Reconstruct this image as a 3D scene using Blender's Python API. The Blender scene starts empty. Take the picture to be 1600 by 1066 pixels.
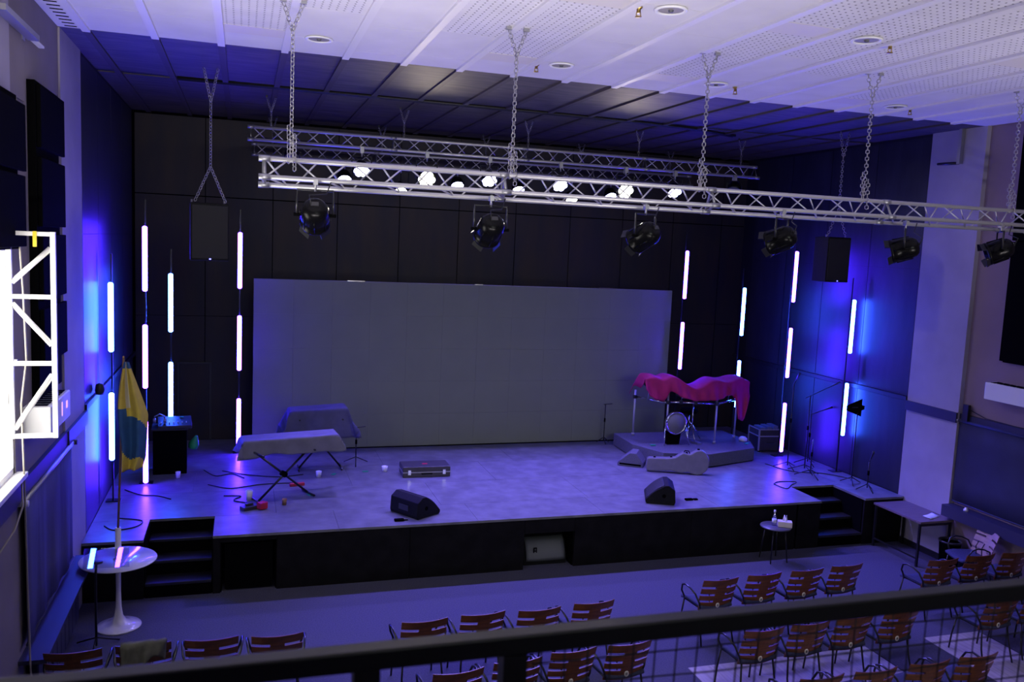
import bpy, math, random
from mathutils import Vector, Matrix, noise
random.seed(7)
PI = math.pi
SC = bpy.context.scene
COL = SC.collection

# ------------------------------------------------------------------ camera, world, big lights, exposure
cam_d = bpy.data.cameras.new('camera'); cam = bpy.data.objects.new('camera', cam_d); COL.objects.link(cam)
cam_d.sensor_width = 36.0; cam_d.lens = 29.936
CAM_R = ((0.9532763, 0.0083979, 0.3019831), (-0.2988707, -0.1195483, 0.9467759), (0.0440525, -0.9927929, -0.1114526))   # rows: world axes in (image right, image down, forward)
cam.matrix_world = Matrix(((CAM_R[0][0], -CAM_R[0][1], -CAM_R[0][2], 0.0),
                           (CAM_R[1][0], -CAM_R[1][1], -CAM_R[1][2], 0.0),
                           (CAM_R[2][0], -CAM_R[2][1], -CAM_R[2][2], 4.8),
                           (0, 0, 0, 1)))
cam_d.clip_start = 0.05; cam_d.clip_end = 200
cam_d.dof.use_dof = True; cam_d.dof.focus_distance = 13.0; cam_d.dof.aperture_fstop = 2.8
SC.camera = cam
SC.view_settings.view_transform = 'Standard'; SC.view_settings.look = 'None'
SC.view_settings.gamma = 1.0; SC.view_settings.use_curve_mapping = False
SC.view_settings.exposure = 0.0
w = bpy.data.worlds.new('world'); SC.world = w; w.use_nodes = True
w.node_tree.nodes['Background'].inputs[0].default_value = (0.25, 0.22, 0.6, 1)
w.node_tree.nodes['Background'].inputs[1].default_value = 0.002

def area(name, loc, target, sx, sy, power, color, spread=180):
    d = bpy.data.lights.new(name, 'AREA'); d.shape = 'RECTANGLE'; d.size = sx; d.size_y = sy
    d.energy = power; d.color = color; d.spread = math.radians(spread)
    o = bpy.data.objects.new(name, d); COL.objects.link(o); o.location = loc
    o.rotation_euler = (Vector(target) - Vector(loc)).to_track_quat('-Z', 'Y').to_euler()
    return o
# unseen fills added near the camera: one washes the hall, others brighten the ceiling
area('added_hall_fill', (4.5, -4.0, 6.2), (4.5, 16.0, 2.6), 7.0, 1.0, 18, (0.96, 1.0, 0.94), 40)
for lx, lp in ((-0.6, 92), (2.7, 52), (8.2, 50)):
    area('added_ceiling_fill', (lx, 2.3, 2.85), (lx * .9 + .5, 10.6, 10.4), 2.6, 0.25, lp, (1.0, 0.93, 0.95), 80)

area('added_chair_fill', (6.0, 1.6, 2.42), (6.0, 6.6, .6), 5.0, 0.2, 22, (1.0, 0.94, 0.85), 110)  # unseen lamp added to brighten the rear chair rows

# ------------------------------------------------------------------ materials
MATS = {}
def mat(name, color, rough=0.6, metal=0.0, var=0.0, scale=8.0, bump=0.0, stretch=(1, 1, 1), spec=0.5, coat=0.0, color2=None, detail=6):
    if name in MATS: return MATS[name]
    m = bpy.data.materials.new(name); m.use_nodes = True
    nt = m.node_tree; b = nt.nodes['Principled BSDF']
    b.inputs['Base Color'].default_value = (*color, 1); b.inputs['Roughness'].default_value = rough
    b.inputs['Metallic'].default_value = metal; b.inputs['Specular IOR Level'].default_value = spec
    b.inputs['Coat Weight'].default_value = coat
    if var > 0 or bump > 0 or color2:
        tc = nt.nodes.new('ShaderNodeTexCoord'); mp = nt.nodes.new('ShaderNodeMapping')
        mp.inputs['Scale'].default_value = stretch
        nz = nt.nodes.new('ShaderNodeTexNoise'); nz.inputs['Scale'].default_value = scale; nz.inputs['Detail'].default_value = detail
        nt.links.new(tc.outputs['Object'], mp.inputs['Vector']); nt.links.new(mp.outputs['Vector'], nz.inputs['Vector'])
        if var > 0 or color2:
            rp = nt.nodes.new('ShaderNodeValToRGB')
            c2 = color2 if color2 else tuple(min(1, c * (1 + var)) for c in color)
            c1 = color if color2 else tuple(c * (1 - var) for c in color)
            rp.color_ramp.elements[0].position = 0.35; rp.color_ramp.elements[1].position = 0.68
            rp.color_ramp.elements[0].color = (*c1, 1); rp.color_ramp.elements[1].color = (*c2, 1)
            nt.links.new(nz.outputs['Fac'], rp.inputs['Fac']); nt.links.new(rp.outputs['Color'], b.inputs['Base Color'])
        if bump > 0:
            bp = nt.nodes.new('ShaderNodeBump'); bp.inputs['Strength'].default_value = bump; bp.inputs['Distance'].default_value = 0.02
            nt.links.new(nz.outputs['Fac'], bp.inputs['Height']); nt.links.new(bp.outputs['Normal'], b.inputs['Normal'])
    MATS[name] = m
    return m
def emit(name, color, strength):
    if name in MATS: return MATS[name]
    m = bpy.data.materials.new(name); m.use_nodes = True; nt = m.node_tree
    b = nt.nodes['Principled BSDF']; b.inputs['Base Color'].default_value = (0.8, 0.8, 0.8, 1)
    b.inputs['Emission Color'].default_value = (*color, 1); b.inputs['Emission Strength'].default_value = strength
    MATS[name] = m
    return m
def perforated(name, color):
    m = mat(name, color, 0.85, var=0.04, scale=3.0); nt = m.node_tree; b = nt.nodes['Principled BSDF']
    tc = nt.nodes.new('ShaderNodeTexCoord'); vs = nt.nodes.new('ShaderNodeVectorMath'); vs.operation = 'SCALE'; vs.inputs['Scale'].default_value = 1 / 0.072
    fr = nt.nodes.new('ShaderNodeVectorMath'); fr.operation = 'FRACTION'
    sb = nt.nodes.new('ShaderNodeVectorMath'); sb.operation = 'SUBTRACT'; sb.inputs[1].default_value = (0.5, 0.5, 0.5)
    ml = nt.nodes.new('ShaderNodeVectorMath'); ml.operation = 'MULTIPLY'; ml.inputs[1].default_value = (1, 1, 0)
    ln = nt.nodes.new('ShaderNodeVectorMath'); ln.operation = 'LENGTH'
    lt = nt.nodes.new('ShaderNodeMath'); lt.operation = 'LESS_THAN'; lt.inputs[1].default_value = 0.135
    mx = nt.nodes.new('ShaderNodeMix'); mx.data_type = 'RGBA'; mx.inputs['B'].default_value = (0.05, 0.045, 0.05, 1)
    src = b.inputs['Base Color'].links[0].from_socket
    L = nt.links.new
    L(tc.outputs['Object'], vs.inputs[0]); L(vs.outputs[0], fr.inputs[0]); L(fr.outputs[0], sb.inputs[0]); L(sb.outputs[0], ml.inputs[0])
    L(ml.outputs[0], ln.inputs[0]); L(ln.outputs['Value'], lt.inputs[0]); L(lt.outputs[0], mx.inputs['Factor']); L(src, mx.inputs['A'])
    L(mx.outputs['Result'], b.inputs['Base Color'])
    return m

M_white = mat('ceiling_white', (0.72, 0.70, 0.72), 0.8, var=0.04, scale=2.0)
M_rib = mat('rib_white', (0.75, 0.73, 0.75), 0.5)
M_perf = perforated('perforated_board', (0.72, 0.70, 0.72))
M_blackceil = mat('ceiling_black_paint', (0.018, 0.014, 0.012), 0.62, color2=(0.075, 0.056, 0.043), scale=3.5, stretch=(0.6, 3, 1), spec=0.9)
M_blackrib = mat('rib_black_paint', (0.055, 0.045, 0.040), 0.6, spec=.4)
M_black = mat('black_paint', (0.012, 0.012, 0.013), 0.5)
M_matt = mat('black_matt', (0.003, 0.003, 0.0035), 1.0, spec=0.02)
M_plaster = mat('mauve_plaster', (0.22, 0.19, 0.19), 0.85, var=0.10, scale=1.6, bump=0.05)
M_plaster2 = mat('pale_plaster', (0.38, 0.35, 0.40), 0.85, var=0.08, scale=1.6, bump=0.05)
M_plasterR = mat('mauve_plaster_right', (0.27, 0.20, 0.22), 0.85, var=0.06, scale=1.6)
M_carpet = mat('grey_carpet', (0.088, 0.088, 0.128), 0.95, var=0.16, scale=60, bump=0.25, spec=0.1)
M_runner = mat('dark_runner_carpet', (0.055, 0.055, 0.065), 0.95, var=0.2, scale=60, spec=0.1)
M_lam = mat('pale_laminate', (0.38, 0.35, 0.33), 0.45, var=0.18, scale=3, stretch=(9, 0.8, 1))
M_deck = mat('stage_deck_board', (0.17, 0.17, 0.185), 0.33, var=0.22, scale=4.5, bump=0.03, detail=9, spec=0.38)
M_stagefront = mat('stage_front_board', (0.006, 0.0055, 0.007), 0.8, spec=.15, var=0.35, scale=5)
M_step = mat('black_step', (0.02, 0.02, 0.022), 0.32)
M_stagewall = mat('black_stage_wall', (0.02, 0.022, 0.026), 0.42, var=0.25, scale=6, stretch=(1, 1, 0.25), bump=0.04)
M_backwall = mat('plywood_wall_bluelit', (0.009, 0.009, 0.018), 0.6, color2=(0.026, 0.017, 0.014), scale=1.7, stretch=(2, 1, 0.5))  # blue in the base colour stands in for blue light washing the wall
M_screen = mat('led_screen_face', (0.205, 0.222, 0.170), 0.6, var=0.03, scale=2)
M_trim = mat('dark_blue_rail', (0.03, 0.03, 0.06), 0.5)
M_alu = mat('aluminium', (0.56, 0.55, 0.57), 0.38, 0.6)
M_alu2 = mat('dull_aluminium', (0.40, 0.40, 0.42), 0.45, 0.85)
M_steel = mat('chain_steel', (0.42, 0.41, 0.42), 0.4, 0.9)
M_chrome = mat('chrome', (0.75, 0.75, 0.78), 0.15, 1.0)
M_gloss = mat('gloss_black_metal', (0.004, 0.004, 0.005), 0.25, 0.0, spec=0.13)
M_speaker = mat('speaker_black', (0.007, 0.007, 0.008), 0.7, var=0.2, scale=30, spec=.2)
M_grille = mat('speaker_grille', (0.008, 0.008, 0.009), 0.65, bump=0.3, scale=160)
M_greygrille = mat('grey_speaker_grille', (0.11, 0.12, 0.13), 0.5, bump=0.2, scale=160)
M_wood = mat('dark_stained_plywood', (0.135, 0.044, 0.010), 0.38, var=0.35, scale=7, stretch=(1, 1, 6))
M_woodlit = mat('plywood_lit_tone', (0.38, 0.27, 0.20), 0.4, var=0.12, scale=7, stretch=(1, 1, 6))  # chair plywood lightened to paint in the stage light falling on it
M_seat = mat('blue_seat_fabric', (0.035, 0.04, 0.09), 0.85, var=0.2, scale=50)
M_frame = mat('black_tube_steel', (0.012, 0.012, 0.014), 0.3)
M_plate = mat('number_plate_white', (0.75, 0.72, 0.66), 0.5)
M_jacket = mat('olive_jacket', (0.07, 0.07, 0.055), 0.9, var=0.3, scale=9)
M_whitegloss = mat('white_lacquer', (0.82, 0.80, 0.84), 0.18, coat=0.5)
M_whitesteel = mat('white_painted_steel', (0.8, 0.79, 0.76), 0.4)
M_poleWood = mat('brown_flag_pole', (0.24, 0.12, 0.05), 0.5, var=0.2, scale=20)
M_yellow = mat('flag_yellow', (0.62, 0.48, 0.07), 0.75, var=0.08, scale=9)
M_flagblue = mat('flag_blue', (0.02, 0.09, 0.24), 0.75, var=0.1, scale=9)
M_flaghighlight = mat('flag_fold_highlight', (0.60, 0.56, 0.42), 0.75)  # pale stripe paints a highlight along a flag fold
M_blind = mat('blue_roller_blind', (0.03, 0.033, 0.075), 0.85, var=0.12, scale=2.5)
M_blindL = mat('grey_blue_roller_blind', (0.055, 0.055, 0.105), 0.8, var=0.2, scale=2.5, stretch=(1, 3, .4))
M_clothgrey = mat('grey_blue_dust_cover', (0.17, 0.165, 0.22), 0.8, var=0.10, scale=6)
M_clothdark = mat('dark_blue_dust_cover', (0.09, 0.09, 0.15), 0.85, var=0.12, scale=6)
M_clothred = mat('crimson_drum_cover', (0.42, 0.008, 0.10), 0.75, var=0.12, scale=6)
M_riser = mat('riser_carpet', (0.13, 0.13, 0.145), 0.95, var=0.15, scale=60, spec=0.1)
M_guitar = mat('grey_guitar_case', (0.17, 0.165, 0.175), 0.35, var=0.08, scale=10)
M_case = mat('black_case_shell', (0.05, 0.045, 0.05), 0.38, var=0.1, scale=12)
M_red = mat('red_plastic', (0.5, 0.02, 0.05), 0.45)
M_green = mat('green_plastic', (0.02, 0.35, 0.14), 0.5)
M_whitepl = mat('white_plastic', (0.8, 0.8, 0.8), 0.4)
M_paper = mat('paper', (0.75, 0.78, 0.85), 0.7)
M_brass = mat('brass', (0.6, 0.42, 0.12), 0.3, 1.0)
M_tabletop = mat('brown_table_top', (0.16, 0.12, 0.13), 0.4, var=0.15, scale=4, stretch=(1, 8, 1))
M_darktop = mat('grey_round_top', (0.10, 0.10, 0.12), 0.3)
M_tape = mat('yellow_tape', (0.8, 0.6, 0.02), 0.5)
M_cable = mat('cable_black', (0.012, 0.012, 0.014), 0.5)
M_cablegrey = mat('cable_grey', (0.30, 0.27, 0.22), 0.5)
M_reflector = mat('lamp_reflector', (0.30, 0.28, 0.22), 0.5)
M_lampplate = mat('lamp_board_cream', (0.70, 0.66, 0.62), 0.6)
M_rail = mat('balcony_rail_black', (0.015, 0.014, 0.016), 0.45)
M_kick = mat('kick_pad_mesh', (0.20, 0.20, 0.20), 0.6)
M_gear = mat('gear_dark', (0.03, 0.03, 0.035), 0.4)
M_carton = mat('tissue_box_card', (0.75, 0.68, 0.62), 0.6)  # plain pale card of the tissue box
E_violet = emit('tube_violet', (0.048, 0.0125, 1.0), 150.0)
E_cyan = emit('tube_cyan', (0.025, 0.085, 1.0), 110.0)
E_ledblue = emit('led_lens_cool', (0.55, 0.55, 1.0), 30.0)
E_ledwarm = emit('led_lens_warm', (1.0, 1.0, 0.78), 16.0)
E_window = emit('bright_window_pane', (1.0, 0.97, 0.90), 9.0)
E_blue = emit('indicator_blue', (0.15, 0.15, 1.0), 3.0)
E_display = emit('fixture_display', (0.3, 0.7, 0.75), 0.5)
E_tubereflect = emit('violet_reflection', (0.35, 0.15, 1.0), 2.5)  # stands in for violet tube reflections, no lamp of its own
def glass(name, color, rough, alpha_mix):
    m = bpy.data.materials.new(name); m.use_nodes = True; nt = m.node_tree
    for n in list(nt.nodes): nt.nodes.remove(n)
    out = nt.nodes.new('ShaderNodeOutputMaterial'); t = nt.nodes.new('ShaderNodeBsdfTransparent'); t.inputs[0].default_value = (*color, 1)
    g = nt.nodes.new('ShaderNodeBsdfGlossy'); g.inputs['Roughness'].default_value = rough
    mx = nt.nodes.new('ShaderNodeMixShader'); mx.inputs[0].default_value = alpha_mix
    nt.links.new(t.outputs[0], mx.inputs[1]); nt.links.new(g.outputs[0], mx.inputs[2]); nt.links.new(mx.outputs[0], out.inputs[0])
    return m
M_acrylic = glass('clear_acrylic', (0.9, 0.92, 0.96), 0.02, 0.22)
M_bottle = glass('clear_bottle', (0.8, 0.82, 0.9), 0.08, 0.22)

# ------------------------------------------------------------------ mesh helpers
class MB:
    def __init__(s): s.v = []; s.f = []; s.m = []; s.sm = []
    def add(s, vs, fs, mi=0, smooth=False):
        o = len(s.v); s.v += [tuple(p) for p in vs]
        for f in fs: s.f.append(tuple(i + o for i in f)); s.m.append(mi); s.sm.append(smooth)
        return s
    def box(s, c, d, mi=0, rot=None):
        hx, hy, hz = d[0] / 2, d[1] / 2, d[2] / 2
        vs = [Vector((x * hx, y * hy, z * hz)) for x in (-1, 1) for y in (-1, 1) for z in (-1, 1)]
        if rot is not None: vs = [rot @ p for p in vs]
        vs = [p + Vector(c) for p in vs]
        return s.add(vs, [(0, 1, 3, 2), (4, 6, 7, 5), (0, 4, 5, 1), (2, 3, 7, 6), (0, 2, 6, 4), (1, 5, 7, 3)], mi)
    def bb(s, a, b, mi=0):
        return s.box([(a[i] + b[i]) / 2 for i in range(3)], [abs(b[i] - a[i]) for i in range(3)], mi)
    def path(s, pts, r, n=8, mi=0, cap=True, closed=False):
        pts = [Vector(p) for p in pts]; k = len(pts)
        rr = r if isinstance(r, (list, tuple)) else [r] * k
        vs = []; fs = []; up = None
        for i, p in enumerate(pts):
            if closed: t = pts[(i + 1) % k] - pts[i - 1]
            else: t = pts[min(i + 1, k - 1)] - pts[max(i - 1, 0)]
            t.normalize()
            if up is None: up = Vector((0, 0, 1)) if abs(t.z) < 0.9 else Vector((1, 0, 0))
            a = t.cross(up)
            if a.length < 1e-4: a = t.orthogonal()
            a.normalize(); b = a.cross(t); up = b
            for j in range(n):
                an = 2 * PI * j / n; vs.append(p + (a * math.cos(an) + b * math.sin(an)) * rr[i])
        for i in range(k if closed else k - 1):
            q = (i + 1) % k
            for j in range(n):
                fs.append((i * n + j, i * n + (j + 1) % n, q * n + (j + 1) % n, q * n + j))
        s.add(vs, fs, mi, True)
        if cap and not closed:
            o = len(s.v) - len(vs)
            s.f.append(tuple(o + j for j in range(n))[::-1]); s.m.append(mi); s.sm.append(False)
            s.f.append(tuple(o + (k - 1) * n + j for j in range(n))); s.m.append(mi); s.sm.append(False)
        return s
    def lathe(s, prof, n=24, mi=0, c=(0, 0, 0), rot=None, smooth=True):
        vs = []; fs = []
        for (r, z) in prof:
            for j in range(n):
                a = 2 * PI * j / n; p = Vector((r * math.cos(a), r * math.sin(a), z))
                if rot is not None: p = rot @ p
                vs.append(p + Vector(c))
        for i in range(len(prof) - 1):
            for j in range(n): fs.append((i * n + j, i * n + (j + 1) % n, (i + 1) * n + (j + 1) % n, (i + 1) * n + j))
        o = len(s.v); s.add(vs, fs, mi, smooth)
        if prof[0][0] > 1e-4: s.f.append(tuple(o + j for j in range(n))[::-1]); s.m.append(mi); s.sm.append(False)
        if prof[-1][0] > 1e-4: s.f.append(tuple(o + (len(prof) - 1) * n + j for j in range(n))); s.m.append(mi); s.sm.append(False)
        return s
    def prism(s, poly, origin, u, v, ext, mi=0):
        u = Vector(u); v = Vector(v); e = Vector(ext); o = Vector(origin); n = len(poly)
        vs = [o + u * a + v * b for a, b in poly]; vs += [p + e for p in vs]
        fs = [tuple(range(n))[::-1], tuple(range(n, 2 * n))] + [(i, (i + 1) % n, n + (i + 1) % n, n + i) for i in range(n)]
        return s.add(vs, fs, mi)
    def grid(s, fn, nu, nv, mi=0, matfn=None):
        vs = [fn(i / nu, j / nv) for i in range(nu + 1) for j in range(nv + 1)]
        o = len(s.v); s.v += [tuple(p) for p in vs]
        for i in range(nu):
            for j in range(nv):
                a = i * (nv + 1) + j
                s.f.append((o + a, o + a + nv + 1, o + a + nv + 2, o + a + 1)); s.sm.append(True)
                s.m.append(matfn((i + .5) / nu, (j + .5) / nv) if matfn else mi)
        return s
    def mesh(s, name, mats):
        me = bpy.data.meshes.new(name); me.from_pydata(s.v, [], s.f)
        for m in (mats if isinstance(mats, (list, tuple)) else [mats]): me.materials.append(m)
        me.polygons.foreach_set('material_index', s.m); me.polygons.foreach_set('use_smooth', s.sm)
        me.update(); return me
    def build(s, name, mats, parent=None, loc=(0, 0, 0), rot=(0, 0, 0), bevel=0, solid=0, sub=0):
        o = bpy.data.objects.new(name, s.mesh(name, mats)); COL.objects.link(o)
        o.location = loc; o.rotation_euler = rot
        if parent is not None: o.parent = parent
        if solid: md = o.modifiers.new('s', 'SOLIDIFY'); md.thickness = solid; md.offset = 0
        if bevel: md = o.modifiers.new('b', 'BEVEL'); md.width = bevel; md.segments = 2; md.limit_method = 'ANGLE'
        if sub: md = o.modifiers.new('u', 'SUBSURF'); md.levels = sub; md.render_levels = sub
        return o
def tag(o, label=None, cat=None, group=None, kind=None):
    if label: o['label'] = label
    if cat: o['category'] = cat
    if group: o['group'] = group
    if kind: o['kind'] = kind
    return o
def thing(name, label, cat, loc=(0, 0, 0), rz=0, group=None):
    o = bpy.data.objects.new(name, None); o.empty_display_size = 0.2; COL.objects.link(o)
    o.location = loc; o.rotation_euler = (0, 0, rz)
    return tag(o, label, cat, group)
def kids(o): return [c for c in COL.objects if c.parent == o]
def copy_tree(o, loc, rz=None, label=None, group=None):
    r = o.copy(); COL.objects.link(r); r.location = loc
    if rz is not None: r.rotation_euler = (0, 0, rz)
    if label: r['label'] = label
    if group: r['group'] = group
    for ch in list(o.children):
        c = ch.copy(); COL.objects.link(c); c.parent = r
        for g in ch.children:
            d = g.copy(); COL.objects.link(d); d.parent = c
    return r
def share(me, name, parent, loc=(0, 0, 0), rot=None, scale=None):
    o = bpy.data.objects.new(name, me); COL.objects.link(o); o.parent = parent; o.location = loc
    if rot is not None: o.rotation_euler = rot
    if scale is not None: o.scale = scale
    return o
def struct(name, mb, mats, parent=None, **k):
    o = mb.build(name, mats, parent, **k)
    if parent is None: o['kind'] = 'structure'
    return o
def B(a, b): return MB().bb(a, b)

# ------------------------------------------------------------------ the room
XL, XR = -1.95, 10.98            # hall walls
YS, HS, YB = 11.57, 0.80, 17.2   # stage front, stage height, back wall
ZC = 6.95
struct('floor', B((XL - .3, -6, -.12), (XR + .3, YS + .8, 0)), M_carpet)
lam = B((4.98, 5.0, 0.0), (7.47, 8.32, .006)); lam.bb((8.42, 5.0, 0.0), (9.30, 8.36, .006))
struct('trim_1', lam, M_lam)
run = B((7.49, 5.0, 0.0), (8.40, 8.22, .008)); run.bb((9.32, 5.0, 0), (10.9, 8.2, .008))
struct('trim_2', run, M_runner)

wl = MB(); wy0, wy1, wz0, wz1 = 7.05, 8.52, 2.55, 4.62
wl.bb((XL - .25, -6, 0), (XL, YS + .36, wz0)); wl.bb((XL - .25, -6, wz1), (XL, YS + .36, ZC + .1))
wl.bb((XL - .25, -6, wz0), (XL, wy0, wz1)); wl.bb((XL - .25, wy1, wz0), (XL, YS + .36, wz1))
WL = struct('wall_left', wl, M_plaster)
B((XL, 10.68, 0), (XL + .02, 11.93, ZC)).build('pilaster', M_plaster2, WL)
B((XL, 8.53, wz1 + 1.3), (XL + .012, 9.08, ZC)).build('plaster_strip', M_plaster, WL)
B((XL, 5.0, wz1 + 1.3), (XL + .02, 8.52, ZC)).build('plaster_strip', M_plaster2, WL)  # paler plaster paints in the lit stretch of wall above the window
wr = B((XR, -6, 0), (XR + .25, YS + .13, ZC + .1))
WR = struct('wall_right', wr, M_plasterR)
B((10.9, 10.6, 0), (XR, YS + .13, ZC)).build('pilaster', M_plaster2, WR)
struct('wall_rear', B((XL - .25, -6.2, 0), (XR + .25, -6, ZC + .1)), M_plaster)
sl = B((XL - .25, 11.93, 0), (XL, YB, ZC + .1)); WSL = struct('wall_stage_left', sl, M_black)
sr = B((10.93, YS + .13, 0), (11.3, YB, ZC + .1)); WSR = struct('wall_stage_right', sr, M_black)
bw = B((XL - .25, YB, 0), (11.3, YB + .2, ZC + .1)); WB = struct('wall_back', bw, M_matt)
# stage side panels, each board of its own
y = 11.95
for i, wd in enumerate((1.25, 1.25, 1.25, 1.25)):
    for (z0, z1) in ((HS + .01, 2.44), (2.53, 4.7), (4.71, 6.9)):
        B((XL, y, z0), (XL + .02, y + wd - .012, z1)).build('wall_panel', M_stagewall, WSL)
        B((10.91, y - .23, z0), (10.93, y - .23 + wd - .012, z1)).build('wall_panel', M_stagewall, WSR)
    y += wd
B((XL, 11.93, 2.45), (XL + .05, YB, 2.52)).build('ledge', M_black, WSL)
B((10.88, YS + .14, 2.45), (10.93, YB, 2.52)).build('ledge', M_black, WSR)
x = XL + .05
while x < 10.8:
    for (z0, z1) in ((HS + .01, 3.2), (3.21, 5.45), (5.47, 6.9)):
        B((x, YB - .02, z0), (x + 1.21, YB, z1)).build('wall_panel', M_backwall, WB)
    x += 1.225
# hall wall rails
struct('trim_3', B((XL, 4.0, 2.28), (XL + .045, 10.68, 2.45)), M_trim)
struct('trim_4', B((XL + .02, 10.68, 2.28), (XL + .06, 11.93, 2.45)), M_trim)
struct('trim_5', B((XR - .045, 4.0, 2.28), (XR, 10.6, 2.45)), M_trim)
struct('trim_6', B((10.865, 10.6, 2.30), (10.9, YS + .13, 2.46)), M_trim)
struct('baseboard_left', B((XL, 4.0, 0), (XL + .02, 10.68, .09)), M_black)
struct('baseboard_right', B((10.88, 10.6, 0), (10.9, YS, .1)).bb((XR - .02, 4.0, 0), (XR, 10.6, .1)), M_black)
# a dark door in the back wall
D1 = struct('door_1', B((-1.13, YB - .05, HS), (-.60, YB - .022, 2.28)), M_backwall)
MB().bb((-1.17, YB - .06, HS), (-1.135, YB - .022, 2.32)).bb((-.595, YB - .06, HS), (-.56, YB - .022, 2.32)).bb((-1.135, YB - .06, 2.285), (-.595, YB - .022, 2.32)).build('door_frame', M_gear, D1)
# left window with sill and bright panes
W1 = struct('window_1', MB().bb((XL - .08, wy0, wz0), (XL - .01, wy0 + .04, wz1)).bb((XL - .08, wy1 - .04, wz0), (XL - .01, wy1, wz1)).bb((XL - .08, wy0, wz0), (XL - .01, wy1, wz0 + .06)).bb((XL - .08, wy0, wz1 - .06), (XL - .01, wy1, wz1)).bb((XL - .08, 7.74, wz0), (XL - .01, 7.78, wz1)), M_whitesteel)
B((XL - .05, wy0 + .04, wz0 + .06), (XL - .04, 7.74, wz1 - .06)).build('pane', E_window, W1)
B((XL - .05, 7.78, wz0 + .06), (XL - .04, wy1 - .04, wz1 - .06)).build('pane', E_window, W1)
MB().bb((XL - .12, wy0 - .05, wz0 - .05), (XL + .09, wy1 + .06, wz0)).build('sill', M_whitesteel, W1, bevel=.008)
MB().bb((XL - .02, 8.44, 3.55), (XL + .05, 8.47, 3.60)).bb((XL + .03, 8.34, 3.555), (XL + .05, 8.47, 3.595)).build('handle', M_alu2, W1)

# ceiling: slab, bays of boards between ribs
CE = struct('ceiling', B((XL - .25, -6, ZC + .03), (11.3, YB + .2, ZC + .2)), M_matt)
YE = 10.66
ribx = [-1.66 + .702 * k for k in range(18)]
bays = [XL] + ribx + [XR - .02]
perf_full = {3, 7, 10, 14}; perf_back = {4, 6, 11, 12, 13, 15}
plates = {3: 9.81, 7: 9.75, 10: 9.84, 14: 9.97}; plates2 = {7: 7.10, 10: 7.18, 3: 7.1, 14: 7.25}
for k in range(19):
    x0, x1 = bays[k] + .006, bays[k + 1] - .006
    def panel(y0, y1, m, dz=0.0):
        B((x0, y0 + .004, ZC - dz), (x1, y1 - .004, ZC + .03)).build('ceiling_board', m, CE)
    if k in perf_full:
        yp = plates[k]; panel(yp + .19, YE, M_white); panel(yp - .19, yp + .19, M_lampplate, .003)
        q = plates2[k]; panel(q + .19, (yp + q) / 2 - .1, M_perf); panel((yp + q) / 2 - .1, yp - .19, M_perf)
        panel(q - .19, q + .19, M_lampplate, .003); panel(5.6, q - .19, M_perf); panel(3.6, 5.6, M_white)
    else:
        off = (0.9, 0.0, 1.25, .45, .3, 0.7, 0.55, 1.0, .15)[k % 9]
        ys = [3.6, 5.4 + off, 6.9 + off, 8.3 + off, 9.55 + off, YE]; ys = [q for q in ys if q <= YE - .25] + [YE]
        for a, b in zip(ys[:-1], ys[1:]): panel(a, b, M_perf if (k in perf_back and b < 9.2 + off * .2) else M_white)
    panel(-5.9, 3.6, M_white)
    panel(YE, 13.15, M_blackceil); panel(13.15, 13.35, M_black, -.012); panel(13.35, 15.2, M_blackceil); panel(15.2, YB, M_blackceil)
for rx in ribx:
    B((rx - .04, -5.9, ZC - .028), (rx + .04, YE, ZC + .03)).build('rib', M_rib, CE)
    B((rx - .04, YE, ZC - .028), (rx + .04, YB, ZC + .03)).build('rib', M_blackrib, CE)
vs = MB()
for i in range(16): vs.bb((-1.86, 8.3 + i * .15, ZC - .004), (-1.74, 8.33 + i * .15, ZC + .01))
tag(vs.build('vent_slot', M_matt, CE), kind='stuff')
pts = [(-.9, 13.24, ZC - .02), (4.5, 13.24, ZC - .02), (6.4, 13.3, ZC - .02), (7.4, 13.45, ZC - .02), (8.4, 13.8, ZC - .02)]
tr = MB().path(pts, .022, 6).path([(p[0], p[1] - .09, p[2]) for p in pts], .022, 6)
struct('trim_7', tr, M_black)

# ------------------------------------------------------------------ stage
ST = thing('stage', 'raised black fronted stage with grey deck boards and two recessed stairs', 'stage', (0, 0, 0))
cut = [(-1.2, -.35), (9.22, 10.1)]
for (x0, x1) in ((XL + .022, -1.2), (-.35, 1.3), (1.3, 3.3), (3.3, 5.3), (5.3, 7.3), (7.3, 9.22), (10.1, 10.9)):
    B((x0 + .002, YS - .01, HS - .035), (x1 - .002, 12.4 - .002, HS)).build('deck_board', M_deck, ST)
for r, (y0, y1) in enumerate(((12.4, 13.62), (13.62, 14.84), (14.84, 16.06), (16.06, YB))):
    x = XL - (0, 1.2, .5, 1.7)[r]
    while x < 10.9:
        a, b = max(x, XL + .022), min(x + 2.44, 10.9)
        if b - a > .05: B((a + .002, y0 + .002, HS - .035), (b - .002, y1 - .002, HS)).build('deck_board', M_deck, ST)
        x += 2.44
fr = ((XL + .022, -1.2, 0, .76), (-.35, -.25, 0, .76), (.47, 2.3, 0, .76), (2.3, 4.02, 0, .76), (4.02, 4.82, .55, .76), (4.82, 6.8, 0, .76), (6.8, 8.75, 0, .76), (8.78, 9.22, 0, .74), (10.1, 10.9, 0, .76))
for (a, b, z0, z1) in fr:
    B((a + .003, YS, z0), (b - .003, YS + .04, z1)).build('front_panel', M_stagefront, ST)
B((-.25, YS, .70), (.47, YS + .04, .76)).build('front_panel', M_stagefront, ST)
B((XL + .022, 12.42, 0), (10.9, 12.45, .76)).build('inner_panel', M_matt, ST)
for xx in (-1.2, -.35, -.25, .47, 4.02, 4.82, 9.22, 10.1):
    B((xx - .012, YS + .04, 0), (xx + .012, 12.42, .76)).build('side_panel', M_matt, ST)
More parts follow.
